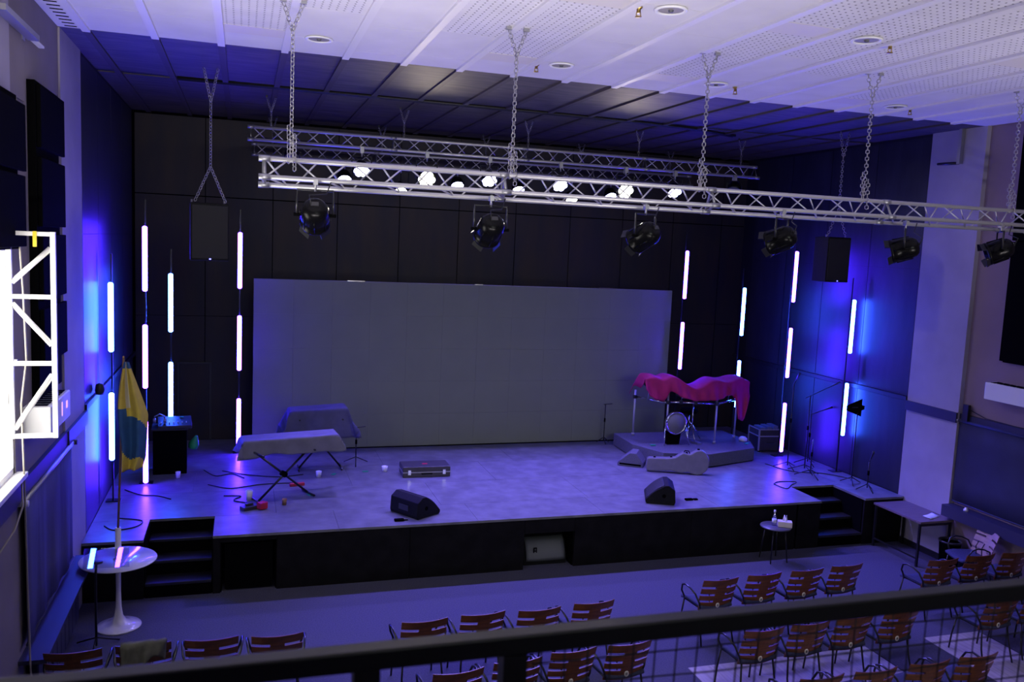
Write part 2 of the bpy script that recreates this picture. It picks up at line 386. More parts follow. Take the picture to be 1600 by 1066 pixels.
for n, (a, b) in enumerate(cut):
    for i in range(3):
        B((a + .015, YS + .28 * i, .2 * (i + 1) - .04), (b - .015, 12.41, .2 * (i + 1))).build('tread', M_step, ST, bevel=.006)
        B((a + .015, YS + .015 + .28 * i, .2 * i), (b - .015, YS + .04 + .28 * i, .2 * (i + 1) - .04)).build('riser_board', M_matt, ST)
pane = MB().bb((-.2, YS + .06, .03), (.42, YS + .08, .66)); pane.build('hatch_panel', M_matt, ST)
# monitor speaker in the niche
nm = thing('floor_monitor', 'grey grilled floor monitor speaker tucked in the niche of the stage front', 'speaker', (4.42, YS + .1, 0))
prof = [(-.02, .06), (.0, .10), (.03, .22), (.09, .34), (.17, .42), (.42, .42), (.42, .0), (.0, .0)]
MB().prism([(.05, 0.0), (.05, .08), (.09, .2), (.16, .34), (.24, .40), (.45, .40), (.45, 0)], (-.34, 0, 0.005), (0, 1, 0), (0, 0, 1), (.68, 0, 0)).build('cabinet', M_speaker, nm)
g = MB(); gp = [(.035, .07), (.03, .12), (.06, .21), (.13, .34), (.20, .40)]
g.grid(lambda u, v: (-.31 + .62 * u, gp[int(round(v * 4))][0] - .012 * math.sin(PI * u), gp[int(round(v * 4))][1]), 12, 4); g.build('grille', M_greygrille, nm, solid=.008)
lg = MB().bb((-.20, -.03, .2), (-.185, -.02, .28)).bb((-.20, -.03, .265), (-.15, -.02, .28)).bb((-.155, -.03, .2), (-.145, -.02, .28)).bb((-.19, -.03, .22), (-.16, -.02, .232))
lg.build('emblem', M_matt, nm, loc=(0, .058, 0))
# ------------------------------------------------------------------ LED wall screen
SCR = thing('led_screen', 'wide unlit grey LED video wall standing at the back of the stage', 'screen', (4.42, 16.14, HS))
sw, sh = 8.46, 3.18
n = 0
for i in range(12):
    for j in range(5):
        B((-sw / 2 + sw / 12 * i + .0008, 0, .02 + sh / 5 * j + .0008), (-sw / 2 + sw / 12 * (i + 1) - .0008, .08, .02 + sh / 5 * (j + 1) - .0008)).build('screen_panel', M_screen, SCR)
MB().bb((-sw / 2, .09, 0), (sw / 2, .15, .02 + sh - .03)).build('support_frame', M_matt, SCR)
B((-sw / 2, -.01, -.0), (sw / 2, .08, .019)).build('base_rail', M_matt, SCR)
for (xa, ln) in ((-2.55, .32), (-.08, .16), (2.55, .32)):
    B((xa, .0, sh + .02), (xa + ln, .08, sh + .035)).build('top_glint', M_chrome, SCR)  # chrome slips added as truss light glints along the screen top

# ------------------------------------------------------------------ balcony in the foreground
struct('floor_balcony', B((XL, -6, 2.5), (XR, 1.9, 2.72)), M_carpet)
RA = thing('balcony_rail', 'thick black steel balcony handrail crossing the foreground', 'railing', (4.5, 2.05, 2.72))
B((XL - 4.5, -.028, 1.005), (XR - 4.5, .028, 1.06)).build('handrail', M_rail, RA, bevel=.006)
for px_ in (-1.2, .305, .695, 3.4, 6.2, 9.0):
    B((px_ - 4.5 - .033, -.025, 0), (px_ - 4.5 + .033, .025, 1.005)).build('post', M_rail, RA)
struct('trim_8', B((XL, 1.9, 2.45), (XR, 2.1, 2.72)), M_black)
NT = thing('safety_net', 'knotted black cord safety net hung below the balcony handrail', 'net', (.75, 2.05, 2.75))
def wob(a, b, s): return (noise.noise(Vector((a * 3.1, b * 3.1, s))) - 0.0) * .012
for i in range(32):
    x = .03 + i * .068
    MB().path([(x + wob(x, z, 1.3), .0 + wob(x, z, 5.1) * .6, z) for z in [.975 - .06 * j for j in range(16)]], .0028, 4).build('cord', M_cable, NT)
for j in range(12):
    z = .93 - j * .078
    MB().path([(x, wob(x, z, 9.7) * .6, z + wob(x, z, 2.2)) for x in [.0 + .06 * i for i in range(36)]], .0028, 4).build('cord', M_cable, NT)

# ------------------------------------------------------------------ chairs
def chair_parts(t, wood=M_wood):
    def bp(u, z):   # point on the curved, tilted back board: u in -.25..+.25, z 0..1 from seat to top
        tilt = .13 * (1 - z)
        return Vector((u * (0.97 + .03 * z), tilt + .055 * (abs(u) / .25) ** 2 - .055, .44 + .41 * z))
    b = MB()
    def slab(u0, u1, z0, z1, n):
        b2 = MB()
        def fn(u, v): return bp(u0 + (u1 - u0) * u, z0 + (z1 - z0) * v)
        th = .012
        fr_, bk = [], []
        for i in range(n + 1):
            for v in (0, 1):
                p = fn(i / n, v); fr_.append(p); bk.append(p + Vector((0, th, 0)))
        vs = fr_ + bk; m = len(fr_); fs = []
        for i in range(n):
            a = 2 * i
            fs += [(a, a + 2, a + 3, a + 1), (m + a, m + a + 1, m + a + 3, m + a + 2), (a + 1, a + 3, m + a + 3, m + a + 1), (a, m + a, m + a + 2, a + 2)]
        fs += [(0, 1, m + 1, m), (2 * n, m + 2 * n, m + 2 * n + 1, 2 * n + 1)]
        b.add(vs, fs)
    slab(-.25, .25, .775, 1.0, 10)
    slab(-.25, .25, .52, .70, 10); slab(-.25, .25, .29, .455, 10); slab(-.235, .235, -.06, .225, 10)
    for (z0, z1) in ((.70, .775), (.455, .52), (.225, .29)): slab(-.07, .07, z0, z1, 4)
    b.build('backrest', wood, t)
    # printed oval plate low on the back
    pl = MB(); p = bp(0, .12) + Vector((0, -.006, 0))
    pl.lathe([(.0, .004), (.026, .004), (.026, 0)], 16, rot=Matrix.Rotation(PI / 2, 3, 'X') @ Matrix.Diagonal((1, 1.25, 1)), c=p)
    po = pl.build('number_plate', M_plate, t)
    mk = MB()
    for dx in (-.009, 0, .009): mk.box(p + Vector((dx, -.005, 0)), (.004, .002, .03))
    mk.build('numeral', M_matt, po)
    s = MB()
    def sf(u, v): 
        x = (u - .5) * .47 * (1 - .08 * (1 - v)); yy = .06 + .45 * v
        return Vector((x, yy, .455 + .02 * (2 * u - 1) ** 2 - .03 * max(0, v - .8) / .2))
    s.grid(sf, 10, 8); s.build('seat', M_seat, t, solid=.035)
    for sx in (-1, 1):
        MB().path([(sx * .215, .46, .44), (sx * .225, .5, .2), (sx * .23, .52, .0)], .011, 6).build('leg', M_frame, t)
        MB().path([(sx * .20, .10, .44), (sx * .22, .06, .2), (sx * .23, .0, .0)], .011, 6).build('leg', M_frame, t)
        arm = [(sx * .215, .44, .43), (sx * .265, .46, .55), (sx * .285, .42, .64), (sx * .29, .34, .675), (sx * .285, .24, .665), (sx * .27, .14, .62), (sx * .235, .10, .52), (sx * .21, .11, .44)]
        MB().path(arm, .012, 8).build('armrest', M_frame, t)
    fm = MB().path([(-.2, .11, .435), (-.215, .46, .435), (.215, .46, .435), (.2, .11, .435)], .01, 6, closed=True)
    fm.path([(-.07, .12, .44), (-.07, .14, .6), (-.07, .10, .68)], .008, 6).path([(.07, .12, .44), (.07, .14, .6), (.07, .10, .68)], .008, 6)
    fm.build('seat_frame', M_frame, t)
ROWS = 'slatted plywood chairs facing the stage'
chair0 = thing('slatted_chair', '', 'chair', group=ROWS); chair_parts(chair0)
first = [True]
def place(x, ytop, rz, label):
    if first[0]:
        first[0] = False; chair0.location = (x, ytop, 0); chair0.rotation_euler = (0, 0, rz); chair0['label'] = label; return chair0
    return copy_tree(chair0, (x, ytop, 0), rz, label)
ordn = ('first', 'second', 'third', 'fourth', 'fifth', 'sixth', 'seventh', 'eighth')
jc = None
for i, (x, yy) in enumerate(((-1.49, 8.43), (-.88, 8.44), (-.26, 8.43), (.36, 8.38), (1.86, 8.40), (2.51, 8.44), (3.15, 8.42), (3.82, 8.47))):
    if i == 1: lb = 'dark plywood front row chair with an olive jacket hung over its back'
    elif i == 0: lb = 'front row chair nearest the left wall, beside the jacket chair'
    elif i < 4: lb = ('front row chair just right of the jacket chair', 'front row chair at right end of the far left group')[i - 2]
    else: lb = 'front row chair behind the handrail, %s from left in the centre group of four' % ordn[i - 4]
    o = place(x, yy, .05 if i > 3 else 0, lb)
for i, (x, yy) in enumerate(((5.64, 8.78), (6.29, 8.82), (6.94, 8.84), (7.58, 8.88))):
    place(x, yy, .05, 'front row chair before the small round table, %s from left in its four' % ordn[i])
for i, (x, yy) in enumerate(((9.07, 8.79), (9.75, 8.83), (10.38, 8.83))):
    place(x, yy, .02, 'front row chair by the right wall, %s from the aisle' % ordn[i])
for i, (x, yy) in enumerate(((1.95, 7.28), (2.56, 7.36), (3.17, 7.44), (3.79, 7.46))):
    place(x, yy, .08, 'second row centre chair seen under the handrail, %s from left' % ordn[i])
for i, (x, yy) in enumerate(((5.36, 7.44), (5.97, 7.47), (6.58, 7.5), (7.24, 7.52))):
    place(x, yy, .04, 'second row chair behind the net with oval plate, %s from left' % ordn[i])
for i, (x, yy) in enumerate(((8.77, 7.55), (9.42, 7.58))):
    place(x, yy, .02, 'second row chair behind the net at far right, %s from the aisle' % ordn[i])
for i, (x, yy) in enumerate(((5.31, 6.42), (5.94, 6.42), (6.6, 6.43), (7.23, 6.44))):
    place(x, yy, .02, 'third row chair at bottom edge behind the net, %s from left' % ordn[i])
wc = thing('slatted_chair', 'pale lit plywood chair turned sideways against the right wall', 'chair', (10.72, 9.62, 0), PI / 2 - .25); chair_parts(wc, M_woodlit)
# jacket on the second chair
def jf(u, v):
    x = -.20 + .41 * u; a = (v - .5) * 2
    n1 = noise.noise(Vector((u * 4, v * 4, 1))); n2 = noise.noise(Vector((u * 9, v * 3, 4)))
    ln = .24 + .12 * math.sin(u * 5.1 + .6) * (1 if a < 0 else .4)
    z = .872 - ln * abs(a) ** 1.3 + .03 * n1 * (1 - abs(a)) + .02 * math.sin(u * 3.1)
    yy = (-.035 + a * .05 if a < 0 else a * .05) + .03 * n2 - .05 * (1 - (2 * u - 1) ** 2) + .02
    return Vector((x + .03 * n1 + .03 * a * (u - .5), yy, z))
jk = MB().grid(jf, 16, 16); tag(jk.build('jacket', M_jacket, None, loc=(-.88, 8.44, 0), solid=.012), 'olive grey jacket draped over a front row chair back', 'jacket')

# ------------------------------------------------------------------ trusses
def truss(label, x0, x1, yc, ztop, zf, zr, ends, half=.1, chord=.024):
    t = thing('lighting_truss', label, 'truss', (x0, yc, zf), group='aluminium lighting trusses hung on chains')
    L = x1 - x0; T = (0, -.0, ztop - zf); F = (0, -half, 0); Rr = (0, half, zr - zf)
    for c in (T, F, Rr): MB().path([(0, c[1], c[2]), (L, c[1], c[2])], chord, 10).build('chord', M_alu, t)
    per = .54; run = .205
    def brace(a, b):
        me = MB().path([(0, 0, 0), (b[0] - a[0], b[1] - a[1], b[2] - a[2])], .0085, 6).mesh('brace', M_alu)
        return me
    h = per / 2; full = h; h = run
    mesh = {'fu': brace((0, F[1], F[2]), (h, T[1], T[2])), 'fd': brace((0, T[1], T[2]), (h, F[1], F[2])),
            'ru': brace((0, Rr[1], Rr[2]), (h, T[1], T[2])), 'rd': brace((0, T[1], T[2]), (h, Rr[1], Rr[2])),
            'bu': brace((0, F[1], F[2]), (h, Rr[1], Rr[2]))}
    h = full; n = int((L - .1) / h); k = 0
    st = {'fu': F, 'fd': T, 'ru': Rr, 'rd': T, 'bu': F}
    for i in range(n):
        xx = .05 + i * h
        for key in (('fu', 'rd', 'bu') if i % 2 == 0 else ('fd', 'ru')):
            c = st[key]; share(mesh[key], 'brace', t, (xx, c[1], c[2]))
    for e in ends:
        xx = e - x0
        MB().path([(xx, F[1], F[2]), (xx, T[1], T[2]), (xx, Rr[1], Rr[2])], .018, 8, closed=True).build('end_frame', M_alu2, t)
        for c in (T, F, Rr): MB().path([(xx - .05, c[1], c[2]), (xx + .05, c[1], c[2])], chord * 1.25, 10).build('coupler', M_alu2, t)
    return t
ZT1, ZF1 = 5.50, 5.32
T1 = truss('front lighting truss crossing the hall before the stage, carrying black spotlights', .14, 10.95, 8.35, 5.50, 5.325, 5.265, (.18, 2.5, 4.87, 7.2, 9.5))
T2 = truss('upper of the two rear trusses over the stage with the bright washlights', .08, 9.12, 14.1, 6.45, 6.25, 6.27, (.1, 2.32, 4.58, 6.84, 9.1))
T3 = truss('rearmost truss partly hidden below and behind the other stage truss', .16, 9.08, 16.5, 6.43, 6.23, 6.25, (.18, 2.4, 4.6, 6.84, 9.06))

# chains
def chain(mb, a, b, L=.05, r=.0052, wd=.017):
    a = Vector(a); b = Vector(b); d = b - a; n = max(2, int(d.length / (L * .78))); st = d / n; t = d.normalized()
    s0 = t.orthogonal().normalized(); s1 = t.cross(s0)
    for i in range(n):
        c = a + st * (i + .5); s = s0 if i % 2 == 0 else s1; hl = L / 2
        pts = [c + t * hl, c + t * hl * .55 + s * wd, c - t * hl * .55 + s * wd, c - t * hl, c - t * hl * .55 - s * wd, c + t * hl * .55 - s * wd]
        mb.path(pts, r, 4, closed=True)
def hang_chain(x, y, zb, vlen, label, spread=.1, tail=False, fine=False):
    t = thing('chain', label, 'chain', (x, y, zb), group='steel suspension chains')
    Lk, r_, w_ = (.05, .0055, .018) if not fine else (.05, .004, .014)
    H = ZC - zb; m = MB()
    chain(m, (0, 0, H - vlen), (0, 0, 0), Lk, r_, w_); m.build('chain_run', M_steel, t)
    v = MB(); chain(v, (-spread, 0, H - .03), (0, 0, H - vlen), Lk, r_, w_); chain(v, (spread, 0, H - .03), (0, 0, H - vlen), Lk, r_, w_); v.build('chain_fork', M_steel, t)
    for s in (-1, 1): MB().box((s * spread, 0, H - .018), (.06, .03, .03) if not fine else (.03, .02, .03)).build('ceiling_hook', M_alu2 if not fine else M_gear, t)
    if tail:
        q = MB(); chain(q, (.03, -.02, .22), (.03, -.03, -.12), Lk, r_, w_); chain(q, (-.025, .02, .30), (-.02, .0, -.05), Lk, r_, w_); q.build('chain_tail', M_steel, t)
    return t
for i, x in enumerate((.42, 2.58, 4.74, 6.87, 9.06)):
    hang_chain(x, 8.35, 5.52, .28, 'steel chain holding the front truss, %s from left' % ordn[i], .09, True)
for i, x in enumerate((.40, 2.49, 4.63, 6.71, 8.80)):
    hang_chain(x, 14.1, 6.47, .25, 'short steel chain above the bright washlight truss, %s from left' % ordn[i], .07, False, True)
for i, x in enumerate((.5, 2.5, 4.55, 6.57, 8.6)):
    hang_chain(x, 16.5, 6.45, .25, 'thin chain above the rearmost truss, %s from left' % ordn[i], .07, False, True)

# ------------------------------------------------------------------ spotlights on the front truss
def par_can(x, y, z, aim, label, tilt):
    t = thing('spotlight', label, 'spotlight', (x, y, z), group='black spotlights on the front truss')
    R = Vector(aim).to_track_quat('Z', 'Y').to_matrix()
    body = MB().lathe([(0, -.17), (.05, -.168), (.085, -.155), (.115, -.12), (.13, -.07), (.135, 0), (.135, .11), (.142, .112), (.142, .14), (.12, .14), (.12, .10), (0, .09)], 24, rot=R)
    body.build('housing', M_gloss, t)
    bd = MB()
    for k in range(8):
        a = 2 * PI * k / 8; bd.path([R @ Vector((.132 * math.cos(a), .132 * math.sin(a), -.08)), R @ Vector((.139 * math.cos(a), .139 * math.sin(a), .1))], .006, 5)
    bd.build('cooling_fin', M_gloss, t)
    MB().lathe([(0, .0), (.118, .0), (.118, .006), (0, .006)], 20, rot=R, c=R @ Vector((0, 0, .10))).build('lens', M_darktop, t)
    for k in range(4):
        a = PI / 4 + PI / 2 * k; c = R @ Vector((.14 * math.cos(a), .14 * math.sin(a), .165))
        rot = R @ Matrix.Rotation(a, 3, 'Z') @ Matrix.Rotation(.35, 3, 'Y')
        MB().box(c, (.004, .12, .06), rot=rot).build('barn_door', M_frame, t)
    ax = (R @ Vector((1, 0, 0))); ax.z = 0; ax.normalize()
    up = Vector((0, 0, 1))
    yk = MB()
    p = [ax * .165, ax * .168 + up * .12, ax * .165 + up * .23, -ax * .165 + up * .23, -ax * .168 + up * .12, -ax * .165]
    yk.path(p, .011, 6); yk.build('yoke', M_frame, t)
    for s in (-1, 1): MB().path([ax * s * .13, ax * s * .195], .016, 8).build('pivot_knob', M_matt, t)
    MB().path([(0, 0, .22), (0, 0, .34)], .012, 8).bb((-.02, -.03, .28), (.02, .03, .33)).build('clamp', M_alu2, t)
    MB().path([R @ Vector((.03, 0, -.165)), R @ Vector((.05, 0, -.2)) + up * .08, Vector((.10, -.03, .2)), Vector((.14, -.02, .31))], .006, 5).build('power_cable', M_cable, t)
    back = R @ Vector((0, 0, -.165))
    MB().box(back + up * .02, (.07, .012, .04), rot=R @ Matrix.Rotation(PI / 2, 3, 'X')).build('control_plate', M_gear, t)
    return t
aims = ((.10, 1, -.55), (.0, 1, -.60), (-.5, 1, -.55), (-.65, 1, -.45), (-.9, .8, -.35), (-1, .7, -.5))
for i, (x, z) in enumerate(((.64, 5.0), (2.35, 4.95), (4.05, 4.96), (5.73, 5.0), (7.42, 4.96), (8.85, 5.0))):
    par_can(x, 8.25, z, aims[i], 'black spotlight under the front truss, %s from left' % ordn[i], 0)

# ------------------------------------------------------------------ LED washlights on the rear trusses
def wash(x, y, ztruss, zf, lit, label, big=1.0, aim=(0, -.75, -.66), power=0, color=(.2, .14, 1), cone=100, beam=None):
    grp = 'LED washlights on the rear trusses'
    t = thing('washlight', label, 'stage light', (x, y, zf), group=grp)
    R = Vector(aim).to_track_quat('Z', 'Y').to_matrix(); r = .135 * big
    MB().lathe([(0, -.16), (r * .55, -.15), (r * .8, -.1), (r, -.02), (r * 1.02, .05), (r * .95, .05), (r * .95, .03), (0, .03)], 20, rot=R).build('housing', M_gloss, t)
    if lit:
        lm = MB().lathe([(0, .012), (.3 * r, .009), (.36 * r, 0)], 12).mesh('lens', lit)
        for k in range(7):
            c = Vector((0, 0, .032)) if k == 6 else Vector((.6 * r * math.cos(k * PI / 3), .6 * r * math.sin(k * PI / 3), .032))
            o = share(lm, 'lens', t, R @ c, R.to_euler())
    else:
        MB().lathe([(0, .036), (r * .9, .034), (r * .9, .03)], 16, rot=R).build('lens', M_darktop, t)
    ax = Vector((1, 0, 0)); up = Vector((0, 0, 1)); h = ztruss - zf
    MB().path([ax * r * 1.15, ax * r * 1.15 + up * (h - .14), -ax * r * 1.15 + up * (h - .14), -ax * r * 1.15], .012, 6).build('yoke', M_frame, t)
    MB().path([(0, 0, h - .15), (0, 0, h - .02)], .014, 8).bb((-.03, -.035, h - .09), (.03, .035, h + .01)).build('clamp', M_alu2, t)
    MB().box(R @ Vector((0, 0, -.15)) + up * .02, (.09, .04, .05)).build('control_box', M_gear, t)
    if power:
        d = bpy.data.lights.new('beam', 'SPOT'); d.energy = power; d.color = color; d.spot_size = math.radians(cone); d.spot_blend = .5; d.shadow_soft_size = .08
        o = bpy.data.objects.new('beam', d); COL.objects.link(o); o.parent = t; o.location = R @ Vector((0, 0, .08))
        o.rotation_euler = Vector(beam or (aim[0], aim[1] * .75, aim[2])).to_track_quat('-Z', 'Y').to_euler()
    return t
VIO = (.18, .135, 1.0)
kinds = ((1.80, 5.9, 1), (2.86, 5.82, 2), (3.93, 5.88, 1), (5.20, 5.88, 1), (6.43, 5.86, 2), (7.40, 5.9, 1))
for i, (x, z, kd) in enumerate(kinds):
    wash(x, 13.98, 6.25, z, E_ledblue if kd == 1 else E_ledwarm, ('cool white lit washlight on the nearer stage truss, %s from left' if kd == 1 else 'round warm white lit washlight on the nearer stage truss, %s from left') % ordn[i], 1.0 if kd == 1 else 1.12, (0, -.72, -.7) if kd == 1 else (0, -.93, -.37), 900 if kd == 1 else 75, VIO if kd == 1 else (1.0, .82, .62), 92 if kd == 1 else 150, ((.30, .22, .06, -.05)[(0, 0, 1, 2, 2, 3)[i]], -.45, -.9) if kd == 1 else None)
for i, (x, z, kd) in enumerate(((1.80, 5.92, 1), (2.86, 5.76, 2), (3.97, 5.94, 1), (5.22, 5.93, 1), (6.36, 5.80, 2), (7.22, 5.92, 1))):
    wash(x, 16.4, 6.23, z, E_ledblue if kd == 1 else E_ledwarm, 'lit washlight on the rearmost truss behind the front truss, %s from left' % ordn[i], .95, (0, -.6, -.8), 300 if kd == 1 else 0, VIO, 92, ((.3, .2, .1, -.05, -.1, -.2)[i], -.5, -.85))
wash(.72, 13.98, 6.25, 6.05, None, 'unlit black washlight near the left end of the nearer stage truss', .9, (0, -.5, -.85))
wash(8.62, 13.98, 6.25, 6.02, None, 'unlit black washlight near the right end of the nearer stage truss', .95, (-.3, -.4, -.85))

# ------------------------------------------------------------------ LED tubes
def tube(x, y, z0, kind, label, dx=0.0):
    t = thing('led_tube', label, 'light tube', (x, y, z0), group='lit vertical LED tubes')
    m = E_violet if kind == 'v' else E_cyan; r = .036
    MB().lathe([(0, .0), (r * .6, .004), (r, .02), (r, .98), (r * .6, .996), (0, 1.0)], 14).build('diffuser', m, t)
    def hs(u, v): a = PI * (-.02 + 1.04 * u); return Vector((math.cos(a) * (r + .004), math.sin(a) * (r + .004), -.002 + 1.004 * v))
    MB().grid(hs, 10, 1).build('back_housing', M_frame, t, solid=.003)
    for zz in (.12, .88): MB().bb((-.012, .03, zz - .015), (.012, .075, zz + .015)).build('mounting_clip', M_frame, t)
    return t
cols = [('A', -1.79, 13.25, 'c', (3.03, 1.44), 'by the left stage wall'), ('B', -1.43, 14.15, 'v', (3.85, 2.34, .83), 'left of the mixer stand'),
        ('C', -1.16, 15.45, 'c', (3.08, 1.57), 'behind the mixer stand'), ('D', -.05, 15.95, 'v', (3.82, 2.34, .83), 'at left edge of the screen'),
        ('E', 8.80, 15.88, 'v', (3.85, 2.36), 'at right edge of the screen'), ('F', 9.92, 15.40, 'c', (3.14, 1.62), 'behind the drum kit'),
        ('G', 10.36, 14.35, 'v', (3.93, 2.42, .91), 'beside the black road case'), ('H', 10.78, 13.1, 'c', (3.08, 1.52), 'by the right stage wall')]
for (nm_, x, y, kd, zs, where) in cols:
    q = ('upper', 'lower') if len(zs) == 2 else ('top', 'middle', 'bottom')
    top = max(zs) + 1.4
    pole = MB().bb((x - .011, y + .075, HS), (x + .011, y + .10, top)).bb((x - .1, y + .05, HS), (x + .1, y + .2, HS + .012))
    tag(pole.build('tube_pole', M_frame), 'slim black pole holding the light tubes %s' % where, 'pole')
    for k, z0 in enumerate(zs):
        tube(x, y, z0, kd, '%s %s LED tube of the column %s' % (q[k], 'violet white' if kd == 'v' else 'cyan white', where))

# ------------------------------------------------------------------ hanging loudspeakers
def hang_speaker(x, y, z0, rz, label, chlabel):
    w_, d_, h_ = .50, .42, .76
    t = thing('hanging_loudspeaker', label, 'speaker', (x, y, z0), rz)
    MB().prism([(-w_ / 2, 0), (w_ / 2, 0), (w_ / 2 - .09, d_), (-w_ / 2 + .09, d_)], (0, 0, 0), (1, 0, 0), (0, 1, 0), (0, 0, h_)).build('cabinet', M_speaker, t, bevel=.012)
    B((-w_ / 2 + .02, -.014, .03), (w_ / 2 - .02, -.001, h_ - .03)).build('grille', M_grille, t, bevel=.005)
    B((-.012, -.018, .015), (.012, -.013, .032)).build('power_light', E_blue, t)
    for s in (-1, 1): MB().path([(s * .21, .1, h_ - .005), (s * .21, .1, h_ + .04)], .014, 8).build('eye_bolt', M_steel, t)
    c = thing('chain', chlabel, 'chain', (x, y + .1, z0 + h_ + .02), group='steel suspension chains')
    H = ZC - (z0 + h_ + .02)
    m = MB(); chain(m, (-.2 * math.cos(rz), -.2 * math.sin(rz), 0), (0, 0, .46)); chain(m, (.2 * math.cos(rz), .2 * math.sin(rz), 0), (0, 0, .46)); m.build('chain_bridle', M_steel, c)
    m = MB(); chain(m, (0, 0, .46), (0, 0, H - .45)); m.build('chain_run', M_steel, c)
    m = MB(); chain(m, (0, 0, H - .45), (-.09, 0, H - .02)); chain(m, (0, 0, H - .45), (.09, 0, H - .02)); m.build('chain_fork', M_steel, c)
hang_speaker(-.42, 12.05, 4.42, .28, 'black loudspeaker hanging on chains above the left of the stage', 'steel chain holding the left hanging loudspeaker')
hang_speaker(9.60, 12.15, 4.42, .1, 'black loudspeaker hanging on chains above the right of the stage', 'steel chain holding the right hanging loudspeaker')

# ------------------------------------------------------------------ ceiling fittings
for i, (x, y, lb) in enumerate(((.77, 9.81, 'round recessed ceiling downlight at left near the black ceiling'), (3.57, 9.75, 'recessed ceiling downlight beside a brass sprinkler, centre front'), (3.61, 7.10, 'large looking recessed downlight at the top edge of the picture'), (5.70, 9.84, 'recessed downlight behind the third front chain'), (5.78, 7.18, 'recessed downlight with a brass sprinkler, upper right'), (8.60, 9.97, 'recessed downlight farthest right near the right pillar'))):
    t = thing('downlight', lb, 'ceiling light', (x, y, ZC - .004))
    MB().lathe([(.115, 0), (.15, -.002), (.15, -.012), (.135, -.02), (.115, -.012), (.115, 0)], 28).build('ring', M_whitepl, t)
    MB().lathe([(.113, -.008), (.09, -.004), (.04, -.0015), (0, -.001)], 24).build('reflector', M_reflector, t)
    MB().lathe([(0, -.028), (.02, -.026), (.026, -.012), (.026, -.002)], 14).build('bulb', M_darktop, t)
for i, (x, y, lb) in enumerate(((3.30, 9.87, 'brass sprinkler head beside the centre front downlight'), (3.32, 7.15, 'brass sprinkler head at the top edge of the picture'), (6.02, 9.90, 'small brass sprinkler head right of the third front chain'), (6.09, 7.21, 'brass sprinkler head beside the upper right downlight'), (8.87, 9.99, 'brass sprinkler head beside the farthest right downlight'))):
    t = thing('sprinkler', lb, 'sprinkler', (x, y, ZC - .004))
    MB().lathe([(.034, 0), (.034, -.012), (.02, -.02), (.018, -.05), (0, -.05)], 12).build('body', M_brass, t)
    MB().lathe([(0, -.088), (.03, -.088), (.03, -.082), (0, -.08)], 12).build('deflector', M_brass, t)
    for s in (-1, 1): MB().path([(s * .018, 0, -.045), (s * .022, 0, -.07), (s * .006, 0, -.084)], .005, 5).build('frame_arm', M_brass, t)

# ------------------------------------------------------------------ left wall fittings
def board_panel(name, label, x, boards, back, sgn=1):
    t = thing(name, label, 'acoustic panel', (x, back[0], back[2]))
    B((0, 0, 0), (.07 * sgn, back[1] - back[0], back[3] - back[2])).build('backing', M_matt, t)
    for (y0, y1, z0, z1) in boards: B((.07 * sgn, y0 - back[0], z0 - back[2]), (.11 * sgn, y1 - back[0], z1 - back[2])).build('board', M_matt, t, bevel=.006)
    return t
board_panel('acoustic_panel', 'tall stack of black acoustic boards on the left wall beside the lattice bracket', XL, [(9.25, 10.38, 5.53, 6.12), (9.25, 10.38, 4.78, 5.44), (9.25, 10.38, 4.06, 4.70), (9.25, 10.38, 3.42, 3.98)], (9.2, 10.26, 3.1, 6.15))
board_panel('acoustic_panel', 'black acoustic panel above the bright window at far left', XL, [(7.0, 8.64, 5.26, 5.84), (7.0, 8.60, 4.60, 5.22)], (6.9, 8.5, 4.58, 5.9))
lb_ = thing('lattice_bracket', 'white steel lattice frame standing out from the wall by the bright window', 'bracket', (XL, 8.22, 2.94))
a, b_, h = .05, .39, 1.80
def sq(p0, p1, s=.042): return MB().path([p0, p1], s * .62, 4)
for x in (a, b_): B((x - .02, -.02, 0), (x + .02, .02, h)).build('upright', M_whitesteel, lb_)
for z in (.02, .66, 1.24, h - .02): B((a + .02, -.018, z - .018), (b_ - .02, .018, z + .018)).build('crossbar', M_whitesteel, lb_)
for (z0, z1) in ((.08, .56), (1.18, .82), (1.36, 1.66)):
    MB().path([(a + .02, 0, z0), (b_ - .02, 0, z1)], .022, 4).build('diagonal', M_whitesteel, lb_)
B((b_ - .15, -.026, h - .13), (b_ - .12, -.019, h + .002)).build('yellow_tape', M_tape, lb_)
B((-.0, -.03, .3), (.03, .03, .4)).build('wall_clamp', M_alu2, lb_); B((-.0, -.03, 1.4), (.03, .03, 1.5)).build('wall_clamp', M_alu2, lb_)
ac = thing('wall_unit', 'white wall mounted heater unit behind the lattice bracket on the left wall', 'heater', (XL, 8.80, 2.83))
B((0, 0, 0), (.24, .95, .27)).build('body', M_whitepl, ac, bevel=.012)
for k in range(8): B((.03 + .0, .06 + k * .11, .271), (.20, .13 + k * .11, .276)).build('grille_slot', M_matt, ac)
B((.241, .50, .08), (.245, .53, .22)).build('tube_reflection', E_tubereflect, ac); B((.241, .72, .12), (.245, .78, .19)).build('tube_reflection', E_tubereflect, ac)  # glowing patches paint the violet tubes' reflections on the unit front
ac2 = thing('wall_unit', 'white wall mounted heater unit on the right wall above the blind', 'heater', (XR, 8.66, 2.80))
B((-.22, 0, 0), (0, 1.36, .26)).build('body', M_whitepl, ac2, bevel=.012)
for k in range(11): B((-.19, .06 + k * .115, .261), (-.03, .14 + k * .115, .266)).build('grille_slot', M_matt, ac2)
bl = thing('roller_blind', 'lowered grey blue roller blind on the left wall below the rail', 'blind', (XL, 8.58, .86))
bl_c = MB().grid(lambda u, v: (.05 + .012 * math.sin(u * 25) * (1 - v) + .008 * math.sin(u * 9 + 1), 2.3 * u, .02 + 1.36 * v), 40, 4); bl_c.build('fabric', M_blindL, bl, solid=.004)
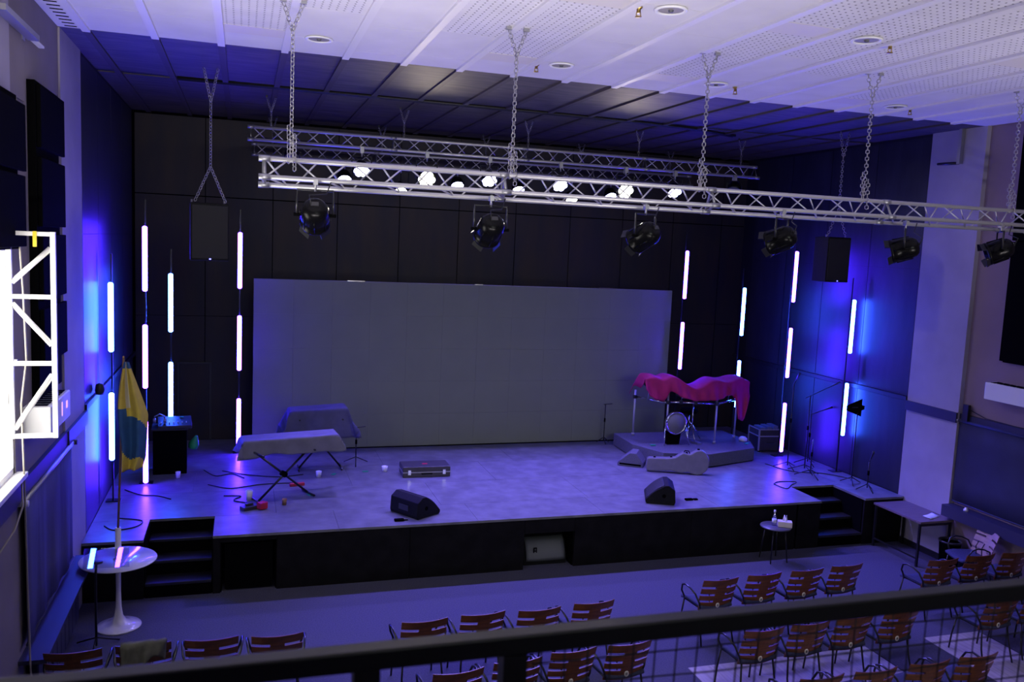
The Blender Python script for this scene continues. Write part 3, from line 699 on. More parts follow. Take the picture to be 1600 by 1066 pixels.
MB().path([(.05, -.02, 1.40), (.05, 2.34, 1.40)], .025, 10).build('roller', M_alu2, bl)
MB().path([(.0, -.06, 1.40), (.1, -.06, 1.40)], .03, 12).build('end_bracket', M_whitepl, bl); MB().path([(.0, 2.36, 1.40), (.1, 2.36, 1.40)], .03, 12).build('end_bracket', M_trim, bl)
MB().path([(.05, 0, .015), (.05, 2.3, .015)], .012, 8).build('bottom_bar', M_blind, bl)
struct('trim_9', B((XL, 8.45, .74), (XL + .24, 11.2, .78)), M_trim)
rad = thing('radiator', 'long dark panel radiator under the left wall shelf', 'radiator', (XL, 8.7, .0))
for k in range(10): B((.04, k * .21, .15), (.12, k * .21 + .195, .66)).build('rib', M_trim, rad, bevel=.01)
B((0, .1, .3), (.04, 1.9, .36)).build('wall_bracket', M_matt, rad)
cb = MB().path([(XL + .06, 8.52, 5.9), (XL + .06, 8.50, 4.9), (XL + .10, 8.47, 4.2), (XL + .12, 8.45, 3.6), (XL + .07, 8.46, 3.2), (XL + .08, 8.47, 2.5), (XL + .09, 8.46, 1.6), (XL + .11, 8.42, .7), (XL + .18, 8.4, .12)], .009, 6)
tag(cb.build('cable', M_cablegrey), 'pale cable hanging down the left wall beside the lattice bracket', 'cable')
cb = MB().path([(XL + .06, 8.47, 2.50), (XL + .1, 8.3, 2.30), (XL + .1, 8.0, 2.18), (XL + .08, 7.5, 2.12)], .009, 6)
tag(cb.build('cable', M_cablegrey), 'pale cable looping from the window sill along the left rail', 'cable')
sp = thing('wall_bracket', 'grey steel bracket arm high on the left wall near the top corner', 'bracket', (XL, 8.0, 6.50))
B((.02, 0, 0), (.12, 1.2, .05)).build('arm', M_alu2, sp); B((0, .1, -.03), (.02, .2, .08)).build('wall_plate', M_alu2, sp); B((0, 1.0, -.03), (.02, 1.1, .08)).build('wall_plate', M_alu2, sp); B((.03, 1.2, .01), (.08, 1.6, .03)).build('rod', M_whitepl, sp)
# ------------------------------------------------------------------ right wall fittings
rp = board_panel('acoustic_panel', 'tall black acoustic panel at the right picture edge', XR, [(8.3, 9.92, 5.2, 6.76), (8.3, 9.92, 3.40, 5.18)], (8.3, 9.89, 3.38, 6.78), -1)
rb = thing('roller_blind', 'lowered dark blue roller blind on the right wall below the white heater unit', 'blind', (XR, 8.24, 1.02))
MB().grid(lambda u, v: (-.05 - .006 * math.sin(u * 12), 2.34 * u, .02 + 1.28 * v), 24, 4).build('fabric', M_blind, rb, solid=.004)
MB().path([(-.05, -.02, 1.32), (-.05, 2.36, 1.32)], .024, 10).build('roller', M_blind, rb); MB().path([(0, 2.38, 1.32), (-.1, 2.38, 1.32)], .03, 12).build('end_bracket', M_alu2, rb)
MB().path([(-.06, 2.39, 1.3), (-.065, 2.40, .6), (-.06, 2.41, .08), (-.06, 2.43, .02), (-.06, 2.45, .08), (-.06, 2.42, .6), (-.055, 2.40, 1.3)], .004, 5).build('pull_cord', M_whitepl, rb)
MB().path([(-.05, 0, .015), (-.05, 2.34, .015)], .012, 8).build('bottom_bar', M_blind, rb)
struct('trim_10', B((XR - .24, 8.0, .80), (XR, 10.58, .98)), M_trim)
bk = thing('wall_bracket', 'dark steel post with a foot rod hanging from the ceiling by the right pillar', 'bracket', (10.86, 11.05, 6.40))
B((-.03, -.03, .0), (.035, .03, ZC - 6.40)).build('post', M_alu2, bk); MB().path([(0, 0, .015), (-.02, .42, .03)], .022, 8).build('rod', M_frame, bk)
sw_ = MB().bb((0, 0, 0), (-.05, .1, .26)); tag(sw_.build('socket_box', M_black, None, loc=(XR - .045, 10.40, 2.36)), 'black socket box on the dark rail above the right blind', 'socket')
cb = MB().path([(XR - .06, 10.45, 2.56), (XR - .05, 10.1, 2.47), (XR - .05, 9.6, 2.46), (XR - .05, 9.0, 2.47)], .007, 6)
tag(cb.build('cable', M_cable), 'black cable running along the right wall rail from the socket box', 'cable')
kn = MB().lathe([(0, 0), (.035, 0), (.035, .03), (.02, .035), (.02, .05), (0, .05)], 12); tag(kn.build('cup', M_whitepl, None, loc=(XR - .15, 10.19, .98)), 'small white cup on the dark shelf under the right blind', 'cup')

# ------------------------------------------------------------------ pedestal table, flag, acrylic stand
PT = thing('pedestal_table', 'white round pedestal table by the left wall below the stage', 'table', (-1.40, 10.80, 0))
MB().lathe([(.25, 0), (.258, .008), (.25, .018), (.17, .04), (.09, .075), (.05, .14), (.034, .25), (.028, .45), (.03, .70), (.05, .80), (.1, .825), (0, .825)], 40).build('pedestal', M_whitegloss, PT)
MB().lathe([(0, .822), (.40, .826), (.435, .836), (.435, .842), (.43, .848), (0, .848)], 56).build('tabletop', M_whitegloss, PT)
FL = thing('flag_pole', 'wooden flag pole in a white sleeve rising from the white pedestal table', 'flag pole', (-1.40, 10.80, .848))
MB().lathe([(.06, 0), (.06, .006), (.036, .012), (.034, .38), (.03, .39), (.018, .39), (.018, .36), (0, .36)], 20).build('sleeve', M_whitegloss, FL)
MB().path([(0, 0, .36), (.04, -.01, 1.4), (.075, -.02, 2.45)], .013, 10).build('pole', M_poleWood, FL)
MB().lathe([(0, 0), (.012, .005), (.014, .015), (.008, .025), (0, .03)], 12, c=(.075, -.02, 2.44)).build('finial', M_brass, FL)
# flag: a draped cloth hanging in folds from the pole, yellow with blue field
def fpt(u, v):   # v 0 top..1 bottom; u 0 at the pole .. 1 free edge
    z = 2.40 - 1.30 * v
    width = .05 + .22 * min(1, v * 2.1) * (1 - .18 * max(0, v - .45)) 
    if v > .88: width *= 1 - (v - .88) * 1.0
    ph = u * 2 * PI * 1.6
    x = .055 + .03 * (1 - v) - .09 * math.sin(PI * min(1, v * 1.3)) * (1 - u) * .6 + width * u
    yy = -.035 - .05 * math.sin(ph + v * 1.5) * min(1, v * 3 + .2) - .02
    dz = -.05 * u * v + .10 * max(0, v - .8) * 5 * (u - .2)
    return Vector((x, yy, z + dz * .6))
def fm(u, v):
    if u > .28 and u < .44 and v < .42: return 2
    blue0 = .36 + .28 * u + .05 * math.sin(u * 6); blue1 = blue0 + (.44 - .12 * u)
    if u < .28: blue0 = .42
    if v < .05: return 1
    if blue0 < v < blue1: return 1
    return 0
fg = MB().grid(fpt, 36, 52, matfn=fm)
fgo = fg.build('flag', [M_yellow, M_flagblue, M_flaghighlight], None, loc=(-1.40, 10.80, .848), solid=.004)
tag(fgo, 'yellow and blue cloth flag hanging in folds from the wooden pole', 'flag')
AS = thing('acrylic_stand', 'black stand with a clear tilted acrylic plate in front of the white pedestal table', 'lectern', (-1.57, 10.28, 0))
MB().path([(0, 0, .02), (0, 0, .86), (.005, .02, .98)], .014, 8).build('post', M_frame, AS)
for k in range(3):
    a = k * 2 * PI / 3 + .5; MB().path([(0, 0, .12), (.26 * math.cos(a), .26 * math.sin(a), .012)], .01, 6).build('foot', M_frame, AS)
nrm = Vector((.10, -.20, 1.0)).normalized(); ux = Vector((1, .12, 0)); ux = (ux - nrm * ux.dot(nrm)).normalized(); uy = nrm.cross(ux)
rotP = Matrix((ux, uy, nrm)).transposed()
MB().box((.10, .11, 1.02), (.48, .42, .006), rot=rotP).build('plate', M_acrylic, AS)
MB().lathe([(0, 0), (.05, 0), (.05, .015), (0, .015)], 12, c=(.02, .05, .985)).build('plate_bracket', M_frame, AS)

# ------------------------------------------------------------------ items on the stage
Z = HS
def wedge(x, y, ang, label):
    # profile in (depth, height), extruded along its length
    t = thing('stage_monitor', label, 'speaker', (x, y, Z), ang)
    pr = [(0, .0), (-.015, .05), (.0, .24), (.10, .31), (.16, .305), (.33, .20), (.46, .06), (.455, .02), (.43, 0)]
    MB().prism(pr, (0, -.29, 0), (1, 0, 0), (0, 0, 1), (0, .58, 0)).build('cabinet', M_speaker, t, bevel=.008)
    g = MB().grid(lambda u, v: Vector((.17 + .285 * v, -.27 + .54 * u, .31 - .005 - .235 * v - .0 + .028 * math.sin(PI * v))), 10, 8); g.build('grille', M_grille, t, solid=.006)
    for s in (-1, 1):
        MB().lathe([(0, 0), (.03, 0), (.03, .004), (.02, .005), (0, .004)], 14, c=(.17, s * .291, .14), rot=Matrix.Rotation(-s * PI / 2, 3, 'X')).build('side_handle', M_matt, t)
    MB().bb((-.02, -.1, .09), (-.012, .1, .17)).build('connector_plate', M_gear, t)
L1 = Vector((.32, -.5)).normalized()
wedge(2.28, 11.98, math.atan2(.54, .84) , 'black wedge stage monitor at the left front of the stage')
wedge(6.70, 12.02, math.atan2(.40, -.9) , 'black wedge stage monitor at the right front of the stage')
tag(MB().bb((0, 0, 0), (.14, .07, .03)).bb((.14, .03, 0), (.2, .045, .015)).build('power_adapter', M_matt, None, loc=(2.1, 11.72, Z), bevel=.006), 'small black adapter beside the left wedge monitor', 'adapter')
tag(MB().bb((0, 0, 0), (.13, .06, .03)).bb((.15, .0, 0), (.22, .05, .025)).build('power_adapter', M_matt, None, loc=(6.9, 11.95, Z), bevel=.006), 'small black adapter beside the right wedge monitor', 'adapter')
cs = thing('equipment_case', 'black flat equipment case with latches lying mid stage', 'case', (3.03, 14.15, Z), -.02)
B((-.41, -.21, .0), (.41, .21, .085)).build('base_shell', M_case, cs, bevel=.012); B((-.41, -.21, .09), (.41, .21, .185)).build('lid', M_case, cs, bevel=.012)
B((-.415, -.215, .08), (.415, .215, .096)).build('edge_band', M_alu2, cs)
for sx in (-.3, .3): B((sx - .025, -.222, .05), (sx + .025, -.212, .13)).build('latch', M_chrome, cs)
MB().path([(-.09, -.215, .07), (-.085, -.245, .07), (.085, -.245, .07), (.09, -.215, .07)], .009, 6).build('handle', M_matt, cs)
MB().bb((-.05, -.05, .186), (.04, .02, .188)).build('label_sticker', M_red, cs)
# guitar case standing on its edge
gc = thing('guitar_case', 'grey moulded guitar case standing on its edge before the drum riser', 'guitar case', (7.60, 13.56, Z), math.atan2(-.46, 1.02))
def go(s):
    out = []
    ctrl = [(-.56, .03), (-.57, .12), (-.56, .235), (-.53, .26), (-.20, .275), (-.05, .30), (.03, .36), (.09, .40), (.15, .385), (.20, .37), (.25, .40), (.33, .455), (.42, .46), (.50, .41), (.555, .31), (.56, .20), (.52, .09), (.44, .02), (.36, .0), (.27, .015), (.20, .05), (.14, .045), (.08, .02), (.0, .03), (-.10, .05), (-.25, .04), (-.5, .02)]
    return ctrl
MB().prism(go(1), (0, -.075, .0), (1, 0, 0), (0, 0, 1), (0, .15, 0)).build('shell', M_guitar, gc, bevel=.035)
sc_ = MB().prism([(x * 1.004, z * 1.004) for x, z in go(1)], (0, -.006, -.001), (1, 0, 0), (0, 0, 1), (0, .012, 0)); sc_.build('seam_band', M_gear, gc)
for (xx, zz) in ((-.42, .265), (-.12, .285), (.15, .385), (.36, .462)): B((xx - .02, -.03, zz - .01), (xx + .02, .03, zz + .012)).build('latch', M_matt, gc)
MB().path([(.10, -.0, .39), (.12, 0, .425), (.19, 0, .42), (.21, 0, .375)], .01, 6).build('handle', M_matt, gc)

# drum riser and kit
poly = [(7.25, 14.75), (7.30, 15.72), (9.82, 15.72), (9.86, 14.7), (9.6, 14.15), (8.4, 13.80), (7.55, 14.02)]
RS = thing('drum_riser', 'low carpeted drum riser with angled front at right rear of the stage', 'riser', (8.7, 15.0, Z))
MB().prism([(a - 8.7, b - 15.0) for a, b in poly], (0, 0, .02), (1, 0, 0), (0, 1, 0), (0, 0, .24)).build('platform', M_riser, RS)
MB().prism([((a - 8.7) * .985, (b - 15.0) * .985) for a, b in poly], (0, 0, 0), (1, 0, 0), (0, 1, 0), (0, 0, .02)).build('plinth', M_matt, RS)
RZ = Z + .26
sk = thing('stage_monitor', 'small covered wedge monitor leaning at the left corner of the drum riser', 'speaker', (7.02, 14.25, Z), -.6)
MB().prism([(-.24, 0), (.24, 0), (.24, .08), (.1, .26), (-.02, .26), (-.24, .06)], (0, -.2, 0), (1, 0, 0), (0, 0, 1), (0, .4, 0)).build('cabinet', M_riser, sk, bevel=.01)
B((-.2, -.205, .03), (.2, -.2, .06)).build('edge_strip', M_matt, sk)
DK = thing('drum_rack', 'chrome electronic drum rack with pads standing on the riser', 'drum kit', (8.7, 14.9, RZ))
def W(x, y, z): return (x - 8.7, y - 14.9, z - RZ)
for (x, y, zt) in ((8.0, 14.80, 2.12), (7.62, 15.5, 2.0), (8.98, 14.62, 1.95), (9.70, 15.05, 2.0)):
    l = MB().path([W(x, y, RZ), W(x, y, zt)], .02, 10); l.path([W(x, y, RZ), W(x, y, RZ + .05)], .03, 10); l.build('leg', M_alu, DK)
for (p, q) in (((7.62, 15.5, 1.86), (8.0, 14.8, 1.86)), ((8.0, 14.8, 1.88), (8.98, 14.62, 1.86)), ((8.98, 14.62, 1.86), (9.70, 15.05, 1.86))):
    MB().path([W(*p), W(*q)], .021, 10).build('rack_bar', M_chrome, DK)
for (x, y, z) in ((8.0, 14.8, 1.87), (8.98, 14.62, 1.86), (8.25, 14.75, 1.88), (8.55, 14.7, 1.87), (9.70, 15.05, 1.86), (7.62, 15.5, 1.86)):
    MB().box(W(x, y, z), (.075, .06, .075)).build('clamp', M_gear, DK, bevel=.01)
for (x, y, z, r) in ((7.68, 15.0, 2.20, .12), (7.98, 15.0, 2.31, .15), (8.95, 14.85, 2.24, .15), (9.5, 15.0, 2.26, .17), (8.4, 14.95, 2.0, .14), (9.2, 15.2, 1.9, .15)):
    pd = MB().lathe([(0, -.03), (r, -.025), (r, .02), (r * .95, .03), (0, .032)], 24, c=W(x, y, z), rot=Matrix.Rotation(.2, 3, 'X')); pd.build('drum_pad', M_gear, DK)
    MB().path([W(x, y, z), W(x, y + .05, 1.86)], .011, 6).build('pad_arm', M_chrome, DK)
kr = Matrix.Rotation(PI / 2, 3, 'X')
MB().lathe([(0, 0), (.205, 0), (.205, .06), (0, .06)], 32, c=W(8.08, 14.62, 1.50), rot=kr).build('kick_pad', M_kick, DK)
MB().lathe([(.20, 0), (.225, 0), (.225, .075), (.20, .075), (.20, 0)], 32, c=W(8.08, 14.63, 1.50), rot=kr).build('kick_rim', M_chrome, DK)
MB().prism([(-.13, 0), (.13, 0), (.16, .26), (-.16, .26)], W(8.08, 14.64, RZ), (1, 0, 0), (0, 0, 1), (0, .1, 0)).build('kick_base', M_matt, DK)
for s in (-1, 1): MB().path([W(8.08 + s * .22, 14.60, 1.42), W(8.08 + s * .27, 14.5, RZ + .01)], .013, 8).build('kick_spur', M_chrome, DK)
hh = thing('hihat_stand', 'chrome hi-hat stand with folded tripod legs on the drum riser', 'stand', (8.62, 14.9, RZ))
MB().path([(0, 0, .1), (0, 0, .82)], .013, 8).build('shaft', M_chrome, hh)
for k in range(3):
    a = k * 2 * PI / 3 + .3; MB().path([(0, 0, .34), (.26 * math.cos(a), .26 * math.sin(a), .015)], .011, 6).build('leg', M_chrome, hh)
B((-.05, -.34, .0), (.05, -.02, .03)).build('pedal', M_alu2, hh)
th = thing('drum_throne', 'dark round drum stool behind the rack on the riser', 'stool', (8.85, 15.45, RZ))
MB().lathe([(0, .46), (.17, .46), (.185, .5), (.17, .545), (0, .55)], 24).build('seat', M_matt, th); MB().path([(0, 0, .1), (0, 0, .47)], .018, 8).build('post', M_chrome, th)
for k in range(3):
    a = k * 2 * PI / 3; MB().path([(0, 0, .3), (.25 * math.cos(a), .25 * math.sin(a), .012)], .012, 6).build('leg', M_chrome, th)
# crimson cover over the kit
def lerp_tab(tab, x):
    for (x0, a), (x1, b) in zip(tab[:-1], tab[1:]):
        if x <= x1: f = (x - x0) / (x1 - x0); f = max(0, min(1, f)); f = f * f * (3 - 2 * f); return a + (b - a) * f
    return tab[-1][1]
ztop = [(7.42, 2.36), (7.62, 2.38), (7.78, 2.34), (7.98, 2.40), (8.5, 2.17), (8.92, 2.33), (9.2, 2.29), (9.55, 2.35), (9.76, 2.28)]
zhem = [(7.42, 2.16), (7.52, 2.02), (7.64, 1.96), (7.80, 1.93), (7.95, 2.12), (8.2, 2.0), (8.5, 1.93), (8.9, 1.95), (9.30, 2.03), (9.40, 1.95), (9.46, 1.55), (9.60, 1.50), (9.70, 1.85), (9.76, 2.0)]
def dc(u, v):
    x = 7.42 + 2.34 * u; zt, zh = lerp_tab(ztop, x), lerp_tab(zhem, x)
    fy = 14.72 - .14 * math.sin(PI * u)
    if v < .55:
        q = v / .55; z = zh + (zt - zh) * q ** .9; yy = fy - .05 * (1 - q) + .035 * math.sin(x * 9 + q * 3) * (1 - q) + .02 * math.sin(x * 31) * (1 - q)
    else:
        q = (v - .55) / .45; z = zt + .03 * math.sin(PI * min(1, q * 1.2)) - .35 * max(0, q - .75) * 2; yy = fy + .65 * q
        z -= .05 * math.sin(x * 7 + q * 4) * q * (1 - q) + .24 * max(0, 1 - u / .05) ** 1.5 * min(1, q * 3 + .3)
    return Vector((x - 8.7, yy - 14.9, z - RZ))
cv = MB().grid(dc, 70, 24); tag(cv.build('dust_cover', M_clothred, None, loc=(8.7, 14.9, RZ), solid=.006), 'crimson cloth draped over the electronic drum rack', 'cover')
def cup(x, y, z, label, m=M_whitepl, name='cup', h=.1, r=.04, cat='cup'):
    o = MB().lathe([(r * .75, 0), (r, h), (r * .9, h), (r * .68, .006), (0, .006)], 16).build(name, m, None, loc=(x, y, z)); return tag(o, label, cat)
tag(MB().bb((-.05, -.03, 0), (.05, .03, .018)).build('tape_mark', M_green, None, loc=(7.62, 14.6, RZ), bevel=.004), 'green glow tape square at left of the drum riser', 'tape')
tag(MB().bb((-.07, -.03, 0), (.07, .03, .012)).build('tape_mark', M_green, None, loc=(9.66, 14.5, RZ), rot=(0, 0, .6)), 'green glow tape strip at the right corner of the drum riser', 'tape')
tag(MB().lathe([(0, 0), (.08, 0), (.085, .05), (.05, .09), (0, .1)], 14).build('foot_switch', M_whitepl, None, loc=(9.72, 14.75, RZ)), 'white rounded foot switch at right rear edge of the riser', 'switch')
# road case right
fc = thing('road_case', 'black road case with silver edges beside the violet tube on the right', 'case', (10.42, 15.0, Z), -.1)
B((-.26, -.22, .03), (.26, .22, .46)).build('body', M_case, fc)
for sx in (-1, 1):
    for sy in (-1, 1): B((sx * .26 - .014, sy * .22 - .014, .03), (sx * .26 + .014, sy * .22 + .014, .47)).build('edge_profile', M_alu, fc)
for zz in (.33, .47):
    B((-.27, -.232, zz - .012), (.27, -.222, zz + .012)).build('edge_profile', M_alu, fc); B((-.274, -.22, zz - .012), (-.262, .22, zz + .012)).build('edge_profile', M_alu, fc)
MB().path([(-.1, -.23, .2), (-.1, -.25, .2), (.1, -.25, .2), (.1, -.23, .2)], .01, 6).build('handle', M_gear, fc)
for sx in (-.22, .22):
    for sy in (-.18, .18): MB().lathe([(0, 0), (.03, 0), (.03, .03), (0, .03)], 10, c=(sx, sy, 0)).build('foot', M_matt, fc)
for k in range(3): B((-.2 + k * .14, -.16, .471), (-.1 + k * .14, .14, .50 + .015 * k)).build('top_tray', M_alu2, fc)

# keyboards under covers
def drape(lx, ly, drop, amp, seed, flare=.05, n=36):
    def fn(u, v):
        a = (u - .5) * (lx + 2 * drop); b = (v - .5) * (ly + 2 * drop)
        ox = max(0, abs(a) - lx / 2); oy = max(0, abs(b) - ly / 2)
        x = max(-lx / 2, min(lx / 2, a)); yv = max(-ly / 2, min(ly / 2, b))
        d = max(ox, oy); z = -d
        fl = flare * d / drop
        if ox > 0: x += math.copysign(fl + .5 * min(ox, oy) * .7, a)
        if oy > 0: yv += math.copysign(fl + .5 * min(ox, oy) * .7, b)
        f = d / drop
        nz = noise.noise(Vector((a * 3.2 + seed, b * 3.2, seed))) * amp
        if ox > 0: x += math.copysign(1, a) * (nz + .02 * math.sin(b * 22 + seed) * f)
        if oy > 0: yv += math.copysign(1, b) * (nz + .025 * math.sin(a * 15 + seed) * f)
        if d == 0: z += nz * .2 - .03 * max(0, 1 - abs(b) / (ly / 2)) * math.sin(a * 4 + seed) ** 2
        else: z += .05 * noise.noise(Vector((a * 2.1, b * 2.1, seed + 3))) * f
        return Vector((x, yv, z))
    return MB().grid(fn, n, n)
def xstand(t, h, half, y0, mats=M_frame):
    for yy in (y0 - .03, y0 + .03):
        pass
    MB().path([(-half, y0 - .02, .02), (half, y0 - .02, h)], .018, 6).build('leg', mats, t)
    MB().path([(half, y0 + .02, .02), (-half, y0 + .02, h)], .018, 6).build('leg', mats, t)
    MB().path([(-half, y0 - .2, .02), (-half, y0 + .2, .02)], .016, 6).build('foot', mats, t); MB().path([(half, y0 - .2, .02), (half, y0 + .2, .02)], .016, 6).build('foot', mats, t)
    MB().path([(-half, y0 - .2, h), (-half, y0 + .2, h)], .016, 6).build('support_arm', mats, t); MB().path([(half, y0 - .2, h), (half, y0 + .2, h)], .016, 6).build('support_arm', mats, t)
ks = thing('keyboard_stand', 'black crossed keyboard stand at the left of the stage', 'stand', (.62, 13.12, Z), .42); xstand(ks, .74, .42, 0); MB().lathe([(0, -.05), (.045, -.05), (.045, .05), (0, .05)], 12, c=(0, 0, .38), rot=kr).build('pivot', M_matt, ks)
kb = thing('keyboard', 'long keyboard hidden under the grey blue cover at stage left', 'keyboard', (.72, 13.34, Z + .775), .10)
B((-.69, -.17, .0), (.69, .17, .10)).build('body', M_gear, kb, bevel=.015); B((-.62, -.165, .101), (.62, -.02, .112)).build('keys', M_whitepl, kb)
tag(drape(1.46, .42, .25, .012, 3.0, .015).build('dust_cover', M_clothgrey, None, loc=(.72, 13.34, Z + .93), rot=(0, -.03, .10), solid=.005), 'grey blue cover draped over the nearer long keyboard at stage left', 'cover')
k2 = thing('keyboard_stand', 'second crossed keyboard stand nearer the screen at stage left', 'stand', (1.30, 14.75, Z), 0.0); xstand(k2, .90, .36, 0)
kb2 = thing('keyboard', 'short keyboard hidden under the dark cover before the screen', 'keyboard', (1.25, 14.82, Z + .92), 0.0); B((-.42, -.17, .0), (.42, .17, .09)).build('body', M_gear, kb2, bevel=.015); B((-.38, -.165, .091), (.38, -.03, .1)).build('keys', M_whitepl, kb2)
tag(drape(.96, .46, .50, .03, 8.0, .05).build('dust_cover', M_clothdark, None, loc=(1.25, 14.82, Z + 1.07), rot=(0, -.05, 0.03), solid=.005), 'dark blue cover hanging low over the rear keyboard before the screen', 'cover')
tag(MB().path([(0, 0, 0), (.22, .2, .0)], .02, 6).bb((-.06, -.05, 0), (.06, .05, .09)).build('foot_pedal', M_red, None, loc=(.30, 12.62, Z + .012), rot=(0, 0, .6)), 'red foot pedal at the foot of the nearer keyboard stand', 'pedal')
tag(MB().bb((-.12, -.03, 0), (.12, .03, .05)).build('pedal', M_red, None, loc=(.86, 13.75, Z), rot=(0, 0, .2), bevel=.01), 'dark red pedal lying behind the nearer keyboard stand', 'pedal')
tag(MB().bb((-.12, -.07, 0), (.12, .07, .05)).bb((-.05, .0, .05), (.07, .05, .08)).build('effects_pedal', M_gear, None, loc=(.12, 12.66, Z), rot=(0, 0, .5), bevel=.008), 'black effects pedal on the floor before the nearer keyboard stand', 'pedal')
cup(.12, 13.12, Z, 'white paper cup on the stage left of the nearer keyboard stand', h=.14, r=.055)
cup(2.38, 14.42, Z, 'white paper cup standing between the microphone stand and equipment case', h=.09, r=.055)
cup(1.24, 14.22, Z, 'white paper cup tilted under the covered keyboards', h=.10, r=.05)
cup(.62, 12.78, Z, 'small brown cup on the stage at the keyboard stand foot', M_poleWood, h=.09, r=.04)
for i, (x, y, lb) in enumerate(((2.05, 14.45, 'green glow tape mark on the stage near the microphone stand'), (1.5, 14.35, 'green glow tape mark under the rear keyboard stand'), (1.02, 13.22, 'green glow tape mark at the nearer keyboard stand foot'))):
    tag(MB().bb((-.05, -.03, 0), (.05, .03, .006)).build('tape_mark', M_green, None, loc=(x, y, Z), rot=(0, 0, i)), lb, 'tape')
# microphone stands
def mic_stand(x, y, h, label, boom=None, base=.2, rz=0, head=True, m=M_frame):
    t = thing('microphone_stand', label, 'microphone stand', (x, y, Z), rz)
    MB().path([(0, 0, .06), (0, 0, h)], .011, 8).build('shaft', m, t)
    for k in range(3):
        a = k * 2 * PI / 3 + .4; MB().path([(0, 0, .13), (base * math.cos(a), base * math.sin(a), .012)], .009, 6).build('leg', m, t)
    MB().path([(0, 0, h * .55), (0, 0, h * .55 + .08)], .018, 8).build('clutch', M_matt, t)
    if boom:
        MB().path([(-boom[0] * .25, -boom[1] * .25, h - boom[2] * .25), (boom[0], boom[1], h + boom[2])], .008, 6).build('boom', m, t)
        if head:
            e = Vector((boom[0], boom[1], h + boom[2])); d = Vector(boom).normalized()
            MB().path([e, e + d * .12, e + d * .17], [.012, .016, .024], 8).build('microphone', M_gear, t)
    return t
mic_stand(1.95, 14.98, .66, 'small black stand with a short side arm before the screen', (.16, 0, .02), .24, head=False)
mic_stand(7.18, 15.95, .82, 'thin black stand against the right edge of the screen', (.15, 0, .01), .15, head=False)
mic_stand(9.95, 13.55, 1.62, 'tall black microphone stand at the right wing, nearest the violet tube', (-.02, -.1, .12), .26)
mic_stand(10.15, 13.3, 1.45, 'black microphone stand with a raised boom at the right wing', (.38, -.1, .2), .3)
mic_stand(10.55, 13.75, 1.0, 'shorter dark microphone stand deep in the right wing', (.2, -.1, .1), .25)
mic_stand(10.02, 12.95, .7, 'low dark stand on the stage floor before the right microphone stands', None, .28)
mic_stand(10.45, 11.95, .52, 'small black stand at the right stage corner above the stairs', (.0, -.02, .05), .18)
at = thing('antenna_stand', 'black paddle antenna on a thin stand by the right stage wall', 'antenna', (10.50, 12.42, Z))
MB().path([(0, 0, .05), (0, 0, 1.3)], .01, 8).build('shaft', M_frame, at)
for k in range(3):
    a = k * 2 * PI / 3; MB().path([(0, 0, .12), (.2 * math.cos(a), .2 * math.sin(a), .012)], .009, 6).build('leg', M_frame, at)
MB().prism([(-.24, -.045), (-.24, .045), (.08, .16), (.08, .05), (.14, .03), (.14, -.03), (.08, -.05), (.08, -.16)], (0, -.006, 1.39), (1, 0, 0), (0, 0, 1), (0, .012, 0)).build('paddle', M_matt, at)
MB().bb((-.13, -.009, 1.39), (.0, -.007, 1.405)).build('printed_label', M_gear, at)
# mixer stand left
mx = thing('mixer_stand', 'black box stand carrying a small mixer at the left rear of the stage', 'mixer stand', (-1.13, 14.95, Z), .05)
B((-.26, -.22, 0), (.26, .22, .74)).build('body', M_matt, mx, bevel=.01); B((-.28, -.24, .74), (.28, .24, .765)).build('top', M_gear, mx)
mi = thing('mixing_console', 'small dark mixing console lying on the black box stand', 'mixer', (-1.08, 14.92, Z + .765), .1)
MB().prism([(-.2, 0), (.2, 0), (.2, .13), (.12, .14), (-.2, .05)], (-.24, 0, 0), (0, 1, 0), (0, 0, 1), (.52, 0, 0)).build('chassis', M_gear, mi, bevel=.006)
for k in range(7): MB().bb((-.2 + k * .065, -.12, .078), (-.185 + k * .065, -.09, .10)).build('fader', M_whitepl, mi)
MB().bb((.1, .05, .135), (.16, .08, .145)).build('indicator', M_green, mi)
hp = thing('headphones', 'pale headphones resting on the mixer stand beside the console', 'headphones', (-1.28, 14.80, Z + .86)); 
MB().path([(-.08, 0, .03), (-.075, 0, .1), (0, 0, .14), (.075, 0, .1), (.08, 0, .03)], .012, 6).build('headband', M_alu2, hp)
for s in (-1, 1): MB().lathe([(0, -.02), (.04, -.02), (.04, .02), (0, .02)], 12, c=(s * .08, 0, .03), rot=Matrix.Rotation(PI / 2, 3, 'Y')).build('ear_cup', M_alu2, hp)
gr = MB().lathe([(0, 0), (.07, .02), (.085, .10), (.04, .2), (.02, .24), (0, .24)], 12); tag(gr.build('green_bag', M_green, None, loc=(-.79, 14.95, Z + .36), rot=(0, .3, 0)), 'green bag hanging on the right side of the mixer stand', 'bag')
cup(-.98, 14.5, Z, 'white paper cup at the foot of the mixer stand', h=.1, r=.04)
